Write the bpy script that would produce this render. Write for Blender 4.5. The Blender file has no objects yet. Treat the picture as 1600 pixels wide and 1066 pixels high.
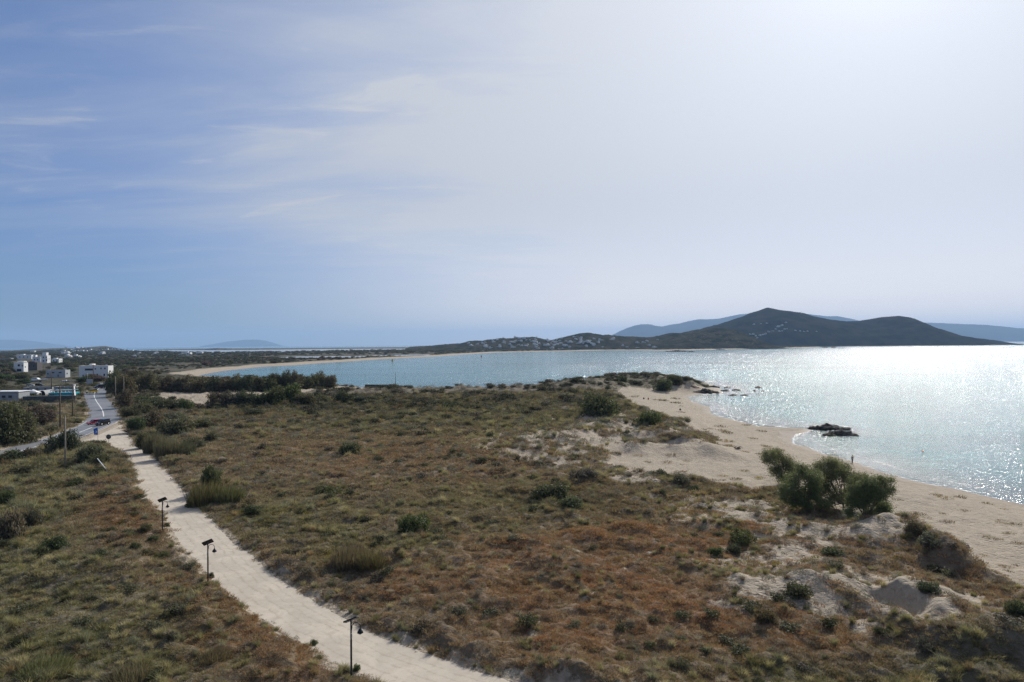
import bpy, bmesh, math, random
import numpy as np
from mathutils import Vector, Matrix

# ------------------------------------------------------------------ camera, world, sun, exposure
SC = bpy.context.scene
COL = SC.collection
FPX = 1067.0                       # focal length in photograph pixels (1600 wide), 24 mm on a 36 mm sensor
CAMZ = 26.0
PITCH = math.radians(0.26); ROLL = math.radians(0.42)
_r = np.array([1, 0, 0.]); _f = np.array([0, math.cos(PITCH), math.sin(PITCH)]); _u = np.array([0, -math.sin(PITCH), math.cos(PITCH)])
RGT = _r*math.cos(ROLL) - _u*math.sin(ROLL)
UP = _u*math.cos(ROLL) + _r*math.sin(ROLL)
FWD = _f
cam_d = bpy.data.cameras.new('camera'); cam_d.sensor_width = 36; cam_d.lens = 36*FPX/1600
cam_d.clip_start = 0.5; cam_d.clip_end = 120000
cam = bpy.data.objects.new('camera', cam_d); COL.objects.link(cam); SC.camera = cam
cam.matrix_world = Matrix(((RGT[0], UP[0], -FWD[0], 0), (RGT[1], UP[1], -FWD[1], 0), (RGT[2], UP[2], -FWD[2], CAMZ), (0, 0, 0, 1)))

SUN_AZ = math.radians(30.0)        # to the right of straight ahead (+Y)
SUN_EL = math.radians(33.0)
SUND = Vector((math.sin(SUN_AZ)*math.cos(SUN_EL), math.cos(SUN_AZ)*math.cos(SUN_EL), math.sin(SUN_EL)))
sl = bpy.data.lights.new('sun', 'SUN'); sl.energy = 3.6; sl.angle = math.radians(0.6); sl.color = (1.0, 0.955, 0.88)
sun = bpy.data.objects.new('sun', sl); COL.objects.link(sun)
sun.rotation_mode = 'QUATERNION'; sun.rotation_quaternion = SUND.to_track_quat('Z', 'Y'); sun.location = (0, 0, 60)

SC.render.engine = 'CYCLES'
SC.view_settings.view_transform = 'Standard'; SC.view_settings.look = 'None'
SC.view_settings.gamma = 1.0; SC.view_settings.use_curve_mapping = False
SC.view_settings.exposure = 0.55
SC.cycles.use_denoising = True; SC.cycles.denoising_prefilter = 'NONE'
SC.cycles.max_bounces = 5; SC.cycles.diffuse_bounces = 2; SC.cycles.glossy_bounces = 2
SC.cycles.transmission_bounces = 2; SC.cycles.volume_bounces = 0; SC.cycles.transparent_max_bounces = 4
SC.cycles.caustics_reflective = False; SC.cycles.caustics_refractive = False
SC.cycles.sample_clamp_indirect = 4

def nd(t, typ, **kw):
    n = t.nodes.new(typ)
    for k, v in kw.items(): setattr(n, k, v)
    return n
def lk(t, a, b): t.links.new(a, b)
def mathn(t, op, a, b=None, c=None, clamp=False):
    n = nd(t, 'ShaderNodeMath', operation=op); n.use_clamp = clamp
    for i, v in enumerate((a, b, c)):
        if v is None: continue
        if isinstance(v, (int, float)): n.inputs[i].default_value = v
        else: lk(t, v, n.inputs[i])
    return n.outputs[0]
def mixc(t, fac, a, b, mode='MIX'):
    n = nd(t, 'ShaderNodeMix', data_type='RGBA', blend_type=mode)
    for i, v in ((0, fac), (6, a), (7, b)):
        if isinstance(v, (int, float)): n.inputs[i].default_value = v
        elif isinstance(v, tuple): n.inputs[i].default_value = (*v[:3], 1)
        else: lk(t, v, n.inputs[i])
    return n.outputs[2]
def noise(t, vec, scale, detail=3, rough=0.55, dist=0.0):
    n = nd(t, 'ShaderNodeTexNoise'); n.inputs['Scale'].default_value = scale; n.inputs['Detail'].default_value = detail
    n.inputs['Roughness'].default_value = rough; n.inputs['Distortion'].default_value = dist
    if vec is not None: lk(t, vec, n.inputs['Vector'])
    return n.outputs['Fac']
def ramp(t, fac, lo, hi, a=0.0, b=1.0):
    n = nd(t, 'ShaderNodeMapRange'); n.interpolation_type = 'SMOOTHSTEP'
    n.inputs['From Min'].default_value = lo; n.inputs['From Max'].default_value = hi
    n.inputs['To Min'].default_value = a; n.inputs['To Max'].default_value = b
    lk(t, fac, n.inputs['Value']); return n.outputs[0]
def mapping(t, vec, scale, rot=(0, 0, 0), loc=(0, 0, 0)):
    n = nd(t, 'ShaderNodeMapping'); n.inputs['Scale'].default_value = scale; n.inputs['Rotation'].default_value = rot
    n.inputs['Location'].default_value = loc; lk(t, vec, n.inputs['Vector']); return n.outputs[0]

def build_world():
    w = bpy.data.worlds.new('World'); SC.world = w; w.use_nodes = True
    t = w.node_tree; t.nodes.clear()
    sky = nd(t, 'ShaderNodeTexSky', sky_type='NISHITA'); sky.sun_disc = False
    sky.sun_elevation = SUN_EL; sky.sun_rotation = SUN_AZ; sky.altitude = 30
    sky.air_density = 1.0; sky.dust_density = 0.6; sky.ozone_density = 2.0
    tc = nd(t, 'ShaderNodeTexCoord')
    d = nd(t, 'ShaderNodeVectorMath', operation='NORMALIZE'); lk(t, tc.outputs['Generated'], d.inputs[0]); dv = d.outputs[0]
    sx = nd(t, 'ShaderNodeSeparateXYZ'); lk(t, dv, sx.inputs[0])
    z = mathn(t, 'MAXIMUM', sx.outputs['Z'], 0.0)
    den = mathn(t, 'ADD', z, 0.12)
    # the veil of cirrus lies on a high plane: direction divided by height
    cx = nd(t, 'ShaderNodeCombineXYZ'); lk(t, mathn(t, 'DIVIDE', sx.outputs['X'], den), cx.inputs[0]); lk(t, mathn(t, 'DIVIDE', sx.outputs['Y'], den), cx.inputs[1])
    P = cx.outputs[0]
    n1 = noise(t, mapping(t, P, (0.55, 1.3, 1), (0, 0, 0.35)), 0.9, 6, 0.55, 0.5)
    n2 = noise(t, mapping(t, P, (0.7, 2.6, 1), (0, 0, 0.12), (3, 1, 0)), 1.8, 7, 0.6, 0.7)
    n3 = noise(t, mapping(t, P, (1, 2.4, 1), (0, 0, -0.15), (7.3, 2, 0)), 1.5, 8, 0.62, 1.0)
    dot = nd(t, 'ShaderNodeVectorMath', operation='DOT_PRODUCT'); lk(t, dv, dot.inputs[0]); dot.inputs[1].default_value = SUND
    ds = mathn(t, 'MAXIMUM', dot.outputs['Value'], 0.0)
    g_wide = mathn(t, 'POWER', ds, 5.0); g_mid = mathn(t, 'POWER', ds, 24.0); g_core = mathn(t, 'POWER', ds, 120.0)
    low = ramp(t, z, 0.03, 0.22)                                    # the streaks dissolve in the haze near the horizon
    sidev = nd(t, 'ShaderNodeVectorMath', operation='DOT_PRODUCT'); lk(t, dv, sidev.inputs[0]); sidev.inputs[1].default_value = (math.sin(SUN_AZ+.25), math.cos(SUN_AZ+.25), 0.15)
    side = ramp(t, sidev.outputs['Value'], 0.20, 0.97, 0.0, 0.95)
    str_ = mathn(t, 'ADD', mathn(t, 'MULTIPLY', ramp(t, n1, 0.34, 0.70), 0.40), mathn(t, 'MULTIPLY', ramp(t, n2, 0.42, 0.8), 0.20))
    str_ = mathn(t, 'ADD', str_, mathn(t, 'MULTIPLY', ramp(t, n3, 0.56, 0.78), 0.42))
    v = mathn(t, 'ADD', mathn(t, 'MULTIPLY', str_, low), side)
    v = mathn(t, 'MINIMUM', mathn(t, 'ADD', v, 0.075), 0.95)
    amp = mathn(t, 'ADD', mathn(t, 'MULTIPLY', g_wide, 2.3), 4.9)
    amp = mathn(t, 'ADD', amp, mathn(t, 'MULTIPLY', g_mid, 1.6))
    amp = mathn(t, 'ADD', amp, mathn(t, 'MULTIPLY', g_core, 2.2))
    amp = mathn(t, 'ADD', amp, mathn(t, 'MULTIPLY', ramp(t, z, 0.0, 0.22, 2.4, 0.0), ramp(t, sidev.outputs['Value'], 0.2, 0.75)))
    cc = nd(t, 'ShaderNodeVectorMath', operation='SCALE'); cc.inputs[0].default_value = (0.88, 0.92, 1.0); lk(t, amp, cc.inputs['Scale'])
    warm = mixc(t, ramp(t, z, 0.0, 0.16), (1.22, 1.06, 0.92), (1.0, 1.0, 1.0)); cloudc = mixc(t, 1.0, cc.outputs[0], warm, 'MULTIPLY')
    # the clear air between the veils: deep and blue, with a blue-grey horizon
    clear = mixc(t, ramp(t, z, 0.0, 0.45), (0.23, 0.37, 0.66), (0.58, 0.66, 0.85))
    skyc = mixc(t, 1.0, sky.outputs[0], clear, 'MULTIPLY')
    col = mixc(t, v, skyc, cloudc)
    bg = nd(t, 'ShaderNodeBackground'); bg.inputs['Strength'].default_value = 0.085; lk(t, col, bg.inputs['Color'])
    out = nd(t, 'ShaderNodeOutputWorld'); lk(t, bg.outputs[0], out.inputs['Surface'])
build_world()

# ------------------------------------------------------------------ photograph pixel -> place
def ray(px, py):
    px = np.asarray(px, float); py = np.asarray(py, float)
    a = (px-800)/FPX; b = -(py-533)/FPX
    return a[..., None]*RGT + b[..., None]*UP + FWD
def atz(px, py, z=2.0):
    """point where the sight line through a photo pixel meets height z"""
    d = ray(px, py); t = (z-CAMZ)/np.minimum(d[..., 2], -1e-4)
    return np.stack([d[..., 0]*t, d[..., 1]*t], -1)
def aty(px, py, Y):
    d = ray(px, py); t = np.asarray(Y, float)/d[..., 1]
    return d*t[..., None] + np.array([0, 0, CAMZ])
def topx(X, Y, Z):
    v = np.stack([X, Y, Z-CAMZ], -1); dep = np.maximum(v@FWD, 1e-3)
    return 800+FPX*(v@RGT)/dep, 533-FPX*(v@UP)/dep

# ------------------------------------------------------------------ numpy noise
def _hash(ix, iy, seed):
    h = (ix.astype(np.int64)*374761393 + iy.astype(np.int64)*668265263 + seed*1274126177) & 0xFFFFFFFF
    h = ((h ^ (h >> 13))*1274126177) & 0xFFFFFFFF
    return (h ^ (h >> 16)) & 0xFFFFFF
def perlin(x, y, seed=0):
    x0 = np.floor(x); y0 = np.floor(y); fx = x-x0; fy = y-y0
    u = fx*fx*fx*(fx*(fx*6-15)+10); v = fy*fy*fy*(fy*(fy*6-15)+10)
    def g(i, j):
        a = _hash(x0+i, y0+j, seed)*(2*math.pi/0xFFFFFF)
        return np.cos(a)*(fx-i)+np.sin(a)*(fy-j)
    a = g(0, 0); b = g(1, 0); c = g(0, 1); d = g(1, 1)
    return (a+(b-a)*u + ((c+(d-c)*u)-(a+(b-a)*u))*v)*1.5
def fbm(x, y, wl, oct=4, seed=0, gain=0.5):
    s = np.zeros(np.broadcast(x, y).shape); a = 1.0; f = 1.0/wl
    for i in range(oct):
        s += a*perlin(x*f+17.3*i, y*f-9.1*i, seed+i); a *= gain; f *= 2.03
    return s
def sstep(a, b, x):
    t = np.clip((x-a)/(b-a), 0, 1); return t*t*(3-2*t)
def seg_dist(X, Y, pts):
    pts = np.asarray(pts, float); best = np.full(X.shape, 1e9)
    for (x0, y0), (x1, y1) in zip(pts[:-1], pts[1:]):
        dx, dy = x1-x0, y1-y0; L = dx*dx+dy*dy+1e-12
        t = np.clip(((X-x0)*dx+(Y-y0)*dy)/L, 0, 1)
        d = (X-x0-t*dx)**2+(Y-y0-t*dy)**2
        best = np.minimum(best, d)
    return np.sqrt(best)
def inside(X, Y, pts):
    pts = np.asarray(pts, float); c = np.zeros(X.shape, bool); n = len(pts)
    for i in range(n):
        x0, y0 = pts[i]; x1, y1 = pts[(i+1) % n]
        if y0 == y1: continue
        k = ((y0 > Y) != (y1 > Y)) & (X < (x1-x0)*(Y-y0)/(y1-y0)+x0)
        c ^= k
    return c
def sdist(X, Y, pts):
    p = list(map(tuple, pts)); d = seg_dist(X, Y, p+[p[0]])
    return np.where(inside(X, Y, p), d, -d)

# ------------------------------------------------------------------ outlines read from the photograph
def W(l, z=2.0):
    a = np.array(l, float); return atz(a[:, 0], a[:, 1], z)
COAST_NEAR = [(1600,788),(1542,775),(1485,762),(1427,752),(1384,741),(1341,726),(1312,715),(1284,708),(1249,695),(1233,685),(1238,679),(1272,673),(1255,670),(1226,669),(1183,665),(1160,660),(1135,654),(1120,649),(1110,644),(1110,636),(1095,632),(1080,626),(1075,620),(1085,617),(1125,615),(1128,611)]
def P(px, D): return ((px-800)/FPX*D, D)
coast = [(-9000, -3000), (200, -3000), (110, -60), (98, 40), (86, 85)] + [tuple(p) for p in W(COAST_NEAR, 0.0)] + \
    [P(1112, 425), P(1085, 470), P(1040, 492), P(990, 490), P(935, 470), P(905, 410), P(860, 385), P(800, 372), P(700, 372), P(640, 380), P(590, 405), P(540, 425), P(480, 455), P(420, 500), P(360, 550)] + \
    [tuple(p) for p in W([(304,588),(324,584),(345,580),(381,576),(409,573),(456,571),(493,568),(540,565),(600,561),(675,557.5),(725,554),(775,551),(850,549.3),(900,548.6),(947,547.6),(995,547.5),(1035,548)], 0.0)] + \
    [(1050, 2750), (1500, 3300), (1500, 7500), (-9000, 7500)]
COAST = np.array(coast)
LAGOON1 = W([(95,548.2),(110,545.6),(180,546),(260,547),(340,547.2),(420,546.6),(500,545.6),(600,545),(672,545.2),(660,547.5),(560,548.8),(470,550.6),(360,552),(300,552.2),(262,550.4),(190,549.4)], 0.0)
LAGOON2 = W([(415,561.5),(425,558.5),(470,557),(520,556.5),(560,556.5),(600,555),(672,553.8),(668,556.5),(600,558.8),(545,560.8),(505,562.5),(450,562.4)], 0.0)
PATH_L = [(100,703),(150,690.5),(167,695),(181,702),(198,715),(208,729.5),(215,746),(221,769),(236,783),(252,798),(270,824),(286,850),(310,876),(330,898.5),(362,928),(398,954),(440,983),(486,1009),(525,1032),(573,1054),(625,1078),(700,1110),(820,1150)]
PATH_R = [(181,655),(188,656),(192,670),(210,692.5),(237,711),(258,736),(281,762),(304,785),(330,814),(362,850),(391,869),(427,902),(460,924),(492,944),(525,963),(557,980),(589,996),(625,1010),(662,1022),(725,1045),(787,1063),(850,1085),(960,1120)]
ROAD_L = [(150,598),(158,602),(150,607),(139,609.5),(131,615),(132,622),(134.6,632),(138,643),(138.5,650),(132,659),(120.5,666),(102,673),(80,681.5),(60,688),(16,699.6),(0,705),(-60,722),(-160,745)]
ROAD_R = [(166,598),(171,602.5),(167,608),(164,619),(168,624),(172.6,629),(180,635),(185,645),(188,655),(180,661),(158.5,671),(139,679),(125,685),(100,692),(80,696),(56,704),(12,714),(0,719),(-60,738),(-160,768)]
ROAD_C = [(158,604),(150,611),(146,618),(151,628),(157,636),(161,643),(162,651)]
ROAD_C2 = [(144,668),(124,676)]
ROAD_C3 = [(82,690),(47,701),(0,712),(-60,729)]
GZ = 2.0
pathL, pathR, roadL, roadR = W(PATH_L, GZ), W(PATH_R, GZ), W(ROAD_L, GZ), W(ROAD_R, GZ)
pathPoly = np.concatenate([pathL, pathR[::-1]]); roadPoly = np.concatenate([roadL, roadR[::-1]])
# edge of the vegetated dunes towards the beach (photo pixels), beach side is sand
DUNEFOOT = [(1760,1010),(1600,925),(1540,900),(1500,882),(1480,862),(1440,846),(1400,832),(1392,808),(1340,812),(1290,792),(1215,768),(1150,765),(1110,757),(1066,742),(1010,745),(960,735),(935,720),(985,705),(1050,700),(1112,697),(1112,684),(1052,668),(1085,668),(1040,650),(1000,638),(975,625),(962,615),(985,608),(1020,609),(1060,606),(1085,607),(1112,602)]
footW = W(DUNEFOOT, 2.0)
sandPoly = np.concatenate([footW, np.array([P(1180, 420), (300, 420), (500, 100), (300, -100), (112, -60), (70, 20)])])
CLEAR_SAND = W([(238,607),(262,600),(300,600.5),(345,603),(400,609),(440,606),(500,605),(560,605),(585,607),(560,611),(500,614),(420,620),(330,640),(298,637),(285,625),(255,628)], 2.0)   # sandy lot between the tree rows
YARD = W([(68,645),(100,639),(130,641),(136,650),(120,661),(85,672),(40,680),(20,668),(45,655)], 2.0)
CREST = [  # (photo polyline, z, half width m, height m)
    ([(1035,672),(1062,676),(1090,684),(1110,690)], 4.5, 5.0, 2.2),
    ([(985,690),(1030,690),(1060,692)], 4.0, 3.5, 1.2),
    ([(790,700),(860,690),(930,668),(1000,658),(1050,660)], 3.5, 9.0, 1.9),
    ([(1395,822),(1420,818),(1452,842),(1480,860)], 4.0, 3.0, 2.0),
    ([(1190,800),(1250,815),(1330,830),(1390,826)], 3.5, 4.0, 1.2),
    ([(1345,893),(1400,896),(1455,922),(1500,948),(1545,976),(1600,1000)], 4.5, 2.2, 2.4),
    ([(1270,905),(1320,918),(1400,955),(1450,985),(1520,1010)], 3.6, 2.0, 0.9),
    ([(1150,905),(1200,915),(1260,925)], 3.2, 2.5, 0.8),
    ([(1500,1020),(1560,1040),(1620,1075)], 3.8, 3.0, 1.2),
    ([(870,1060),(960,1075),(1050,1066)], 3.3, 3.5, 1.0),
    ([(640,1000),(720,1030),(780,1035),(850,1062)], 3.0, 1.6, 0.3),
    ([(600,870),(660,855),(700,850)], 3.2, 3.0, 0.9),
    ([(800,850),(900,835),(1000,820)], 3.0, 4.0, 0.6),
    ([(60,790),(120,770),(190,750)], 3.0, 4.0, 0.8),
    ([(0,900),(100,880),(200,850)], 3.0, 4.0, 0.8),
    ([(925,600),(952,590),(1010,590),(1060,597)], 5.0, 22.0, 4.0),
    ([(560,611),(620,608),(700,607),(800,607),(870,606)], 3.5, 16.0, 1.6),
]
CREST = [(W(l, z), hw, a) for l, z, hw, a in CREST]
HOLLOW = [([(1370,925),(1440,965),(1490,985)], 2.5, 2.6, 1.6), ([(1230,840),(1300,845)], 2.5, 3.0, 0.5), ([(1175,740),(1215,755)], 2.2, 2.5, 0.3)]
HOLLOW = [(W(l, z), hw, a) for l, z, hw, a in HOLLOW]
VILLHILL = [(aty(px, 541, 4300)[:2], s, h) for px, s, h in ((90, 130, 14), (170, 220, 24), (240, 230, 27), (300, 160, 16), (20, 200, 6))]

def B(PX, PY, cx, cy, rx, ry): return np.exp(-(((PX-cx)/rx)**2+((PY-cy)/ry)**2))
def duney(X, Y):
    """where the open dunes lie, and their hummock noise (0 hollow .. 1 top)"""
    PX, PY = topx(X, Y, np.full(X.shape, 2.8))
    m = 1.1*B(PX, PY, 865, 694, 120, 28)+1.1*B(PX, PY, 1010, 676, 110, 26)+1.0*B(PX, PY, 1270, 842, 110, 22)+1.2*B(PX, PY, 1400, 945, 120, 44)+1.0*B(PX, PY, 1235, 925, 90, 26)+.9*B(PX, PY, 1000, 742, 80, 14)+.8*B(PX, PY, 1570, 1010, 60, 28)+.6*B(PX, PY, 1150, 800, 90, 22)
    n = 1-np.abs(fbm(X, Y*0.8, 15.0, 2, 501))*1.5
    return np.clip(m, 0, 1), np.clip(n, 0, 1)
def height(X, Y, detail=True):
    X = np.asarray(X, float); Y = np.asarray(Y, float)
    R = np.hypot(X, Y)
    wob = np.where(R < 600, fbm(X, Y, 14, 3, 11)*1.2*np.clip(R/200, .25, 1), 0)
    cd = sdist(X, Y, COAST)+wob
    # sea bed and beach
    z = np.where(cd < 0, np.maximum(cd*0.07, -5.0), 0.0)
    beach = 1.45*(1-np.exp(-np.maximum(cd, 0)/11.0)) + 0.10*np.exp(-((cd-4)/1.5)**2)
    land = sstep(4, 16, cd)
    sd = sdist(X, Y, sandPoly)                      # >0 on the open beach side
    veg = sstep(1.2, -1.2, sd + fbm(X, Y, 5, 3, 5)*1.2)
    inland = veg*land
    hum = fbm(X, Y, 26, 3, 21)*0.55 + np.maximum(fbm(X, Y, 7.5, 3, 33), -0.25)*0.75
    if detail:
        hum = hum + np.maximum(fbm(X, Y, 2.2, 3, 44), -0.2)*0.36
    near = sstep(900, 350, R)
    dm, dn = duney(X, Y); hum = hum*(1-.65*dm)
    z2 = 0.25 + 0.72*inland + hum*near*(0.25+0.75*inland)*land
    z = z + np.where(cd > 0, beach, 0) + z2*land
    z = z + dm*land*1.0*(dn**1.5-.35)*sstep(500, 300, R)
    for pts, hw, a in CREST:
        c = pts.mean(0); rad = np.abs(pts-c).max()+hw*4
        m = (np.abs(X-c[0]) < rad) & (np.abs(Y-c[1]) < rad)
        if m.any():
            d = seg_dist(X[m], Y[m], pts)*(1+0.35*fbm(X[m], Y[m], hw*2.5, 2, 70))
            # dune: crest sharper on the shaded side
            z[m] += a*np.exp(-np.abs(d/hw)**1.6)*land[m]*(1+0.3*fbm(X[m], Y[m], 6, 2, 72))
    for pts, hw, a in HOLLOW:
        c = pts.mean(0); rad = np.abs(pts-c).max()+hw*4
        m = (np.abs(X-c[0]) < rad) & (np.abs(Y-c[1]) < rad)
        if m.any(): z[m] -= a*np.exp(-(seg_dist(X[m], Y[m], pts)/hw)**2)
    # flatten road, path, yards
    def flat(poly, lo, hi, lev):
        x0, y0 = poly.min(0)-12; x1, y1 = poly.max(0)+12
        m = (X > x0) & (X < x1) & (Y > y0) & (Y < y1)
        if not m.any(): return
        s = sdist(X[m], Y[m], poly) + 0.2*fbm(X[m], Y[m], 1.6, 3, 81)
        k = sstep(lo, hi, s); zz = z[m]*(1-k)+lev*k; z[m] = np.where(s > -5, np.maximum(zz, lev+.16*np.clip(.1-s, 0, 1)-.3*np.clip(-s-2.5, 0, 9)), zz)
    flat(pathPoly, -2.2, 0.0, GZ-0.05)
    flat(roadPoly, -4.0, 0.6, GZ-0.08)
    # low far plain, lagoons, village hill
    far = sstep(700, 1500, R)*sstep(0, 60, cd)
    z = z + far*(0.6+0.8*fbm(X, Y, 300, 3, 90))
    if (R > 900).any():
        for c, s, h in VILLHILL:
            z = z + h*np.exp(-(((X-c[0])/s)**2+((Y-c[1])/420)**2))
        for L in (LAGOON1, LAGOON2):
            m = (Y > L[:, 1].min()-60) & (Y < L[:, 1].max()+60) & (X > L[:, 0].min()-60) & (X < L[:, 0].max()+60)
            if m.any():
                s = sdist(X[m], Y[m], L); z[m] = np.where(s > -10, np.minimum(z[m], -s*0.1-0.1), z[m])
    return z
def ground(px, py, z0=2.5):
    """point of the terrain seen at a photo pixel"""
    d = ray(np.array([px], float), np.array([py], float))[0]
    z = z0
    for _ in range(14):
        t = (z-CAMZ)/min(d[2], -1e-4); x, y = d[0]*t, d[1]*t
        z = 0.5*z + 0.5*float(height(np.array([x]), np.array([y]))[0])
    return Vector((x, y, z))
def gz(x, y): return float(height(np.array([float(x)]), np.array([float(y)]))[0])

# ------------------------------------------------------------------ object helpers
def tag(o, label=None, cat=None, group=None, kind=None):
    if label: o['label'] = label
    if cat: o['category'] = cat
    if group: o['group'] = group
    if kind: o['kind'] = kind
    return o
def empty(name, loc=(0, 0, 0), rz=0.0, s=1.0):
    o = bpy.data.objects.new(name, None); COL.objects.link(o); o.location = loc; o.rotation_euler = (0, 0, rz); o.scale = (s, s, s)
    o.empty_display_size = 0.2
    return o
def mesh_np(name, verts, quads=None, tris=None, mat=None, smooth=False):
    me = bpy.data.meshes.new(name)
    verts = np.asarray(verts, np.float32); me.vertices.add(len(verts)); me.vertices.foreach_set('co', verts.ravel())
    idx = []; st = []; n = 0
    if quads is not None and len(quads):
        q = np.asarray(quads, np.int32); idx.append(q.ravel()); st.append(np.arange(len(q))*4); n = len(q)*4
    if tris is not None and len(tris):
        q = np.asarray(tris, np.int32); idx.append(q.ravel()); st.append(n+np.arange(len(q))*3)
    idx = np.concatenate(idx); st = np.concatenate(st)
    me.loops.add(len(idx)); me.loops.foreach_set('vertex_index', idx)
    me.polygons.add(len(st)); me.polygons.foreach_set('loop_start', st.astype(np.int32))
    if smooth: me.polygons.foreach_set('use_smooth', np.ones(len(st), bool))
    me.update(calc_edges=True)
    if mat: me.materials.append(mat)
    return me
def link(name, me, parent=None, loc=None):
    o = bpy.data.objects.new(name, me); COL.objects.link(o)
    if parent is not None: o.parent = parent
    if loc is not None: o.location = loc
    return o
def attr(me, name, data, typ='FLOAT'):
    a = me.attributes.new(name, typ, 'POINT')
    key = {'FLOAT': 'value', 'FLOAT_COLOR': 'color', 'FLOAT_VECTOR': 'vector', 'INT': 'value'}[typ]
    a.data.foreach_set(key, np.asarray(data, np.int32 if typ == 'INT' else np.float32).ravel())
def copy_tree(o, parent=None):
    c = o.copy(); COL.objects.link(c); c.parent = parent
    for ch in [x for x in o.children]: copy_tree(ch, c)
    return c

class MB:
    """collects boxes, tubes, lathes; .obj links them as one mesh"""
    def __init__(s): s.bm = bmesh.new()
    def box(s, c, d, rz=0.0, rx=0.0, ry=0.0, bevel=0.0, taper=None):
        r = bmesh.ops.create_cube(s.bm, size=1.0); v = r['verts']
        if taper:
            for q in v:
                if q.co.z > 0: q.co.x *= taper[0]; q.co.y *= taper[1]
        M = Matrix.Translation(c) @ Matrix.Rotation(rz, 4, 'Z') @ Matrix.Rotation(ry, 4, 'Y') @ Matrix.Rotation(rx, 4, 'X') @ Matrix.Diagonal((*d, 1))
        bmesh.ops.transform(s.bm, matrix=M, verts=v)
        if bevel > 0:
            e = list({e for q in v for e in q.link_edges})
            bmesh.ops.bevel(s.bm, geom=e, offset=bevel, segments=2, affect='EDGES', profile=0.5)
        return s
    def tube(s, pts, rad, n=8, cap=True):
        pts = [Vector(p) for p in pts]
        if not hasattr(rad, '__len__'): rad = [rad]*len(pts)
        rings = []; up = Vector((0.13, 0.97, 0.21))
        for i, p in enumerate(pts):
            t = (pts[min(i+1, len(pts)-1)]-pts[max(i-1, 0)]).normalized()
            a = t.cross(up)
            if a.length < 1e-3: a = t.cross(Vector((1, 0, 0)))
            a.normalize(); b = t.cross(a)
            rings.append([s.bm.verts.new(p+(a*math.cos(k*2*math.pi/n)+b*math.sin(k*2*math.pi/n))*rad[i]) for k in range(n)])
        for A, B in zip(rings[:-1], rings[1:]):
            for k in range(n):
                f = s.bm.faces.new((A[k], A[(k+1) % n], B[(k+1) % n], B[k])); f.smooth = True
        if cap:
            try: s.bm.faces.new(rings[0][::-1]); s.bm.faces.new(rings[-1])
            except ValueError: pass
        return s
    def lathe(s, c, prof, n=20):
        c = Vector(c); rings = []
        for r, z in prof:
            rings.append([s.bm.verts.new(c+Vector((r*math.cos(k*2*math.pi/n), r*math.sin(k*2*math.pi/n), z))) for k in range(n)])
        for A, B in zip(rings[:-1], rings[1:]):
            for k in range(n):
                f = s.bm.faces.new((A[k], A[(k+1) % n], B[(k+1) % n], B[k])); f.smooth = True
        return s
    def prism(s, poly, y0, y1):
        """extrude an x,z outline along y"""
        a = [s.bm.verts.new((x, y0, z)) for x, z in poly]; b = [s.bm.verts.new((x, y1, z)) for x, z in poly]
        s.bm.faces.new(a); s.bm.faces.new(b[::-1]); n = len(poly)
        for k in range(n): s.bm.faces.new((a[k], b[k], b[(k+1) % n], a[(k+1) % n]))
        return s
    def obj(s, name, mat, parent=None):
        bmesh.ops.recalc_face_normals(s.bm, faces=s.bm.faces)
        me = bpy.data.meshes.new(name); s.bm.to_mesh(me); s.bm.free()
        if mat: me.materials.append(mat)
        return link(name, me, parent)
# ------------------------------------------------------------------ materials
def mat_new(name):
    m = bpy.data.materials.new(name); m.use_nodes = True; t = m.node_tree; t.nodes.clear()
    out = nd(t, 'ShaderNodeOutputMaterial'); return m, t, out
def geo_pos(t): return nd(t, 'ShaderNodeNewGeometry').outputs['Position']
def simple(name, col, rough=0.7, metal=0.0, var=0.15, scale=2.0, spec=0.3, coat=0.0):
    m, t, out = mat_new(name); b = nd(t, 'ShaderNodeBsdfPrincipled')
    tc = nd(t, 'ShaderNodeTexCoord').outputs['Object']
    n = noise(t, tc, scale, 4, 0.6)
    lo = tuple(c*(1-var) for c in col); hi = tuple(min(1, c*(1+var)) for c in col)
    lk(t, mixc(t, ramp(t, n, 0.3, 0.7), lo, hi), b.inputs['Base Color'])
    b.inputs['Roughness'].default_value = rough; b.inputs['Metallic'].default_value = metal
    b.inputs['Specular IOR Level'].default_value = spec; b.inputs['Coat Weight'].default_value = coat
    lk(t, b.outputs[0], out.inputs['Surface']); return m

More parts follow.
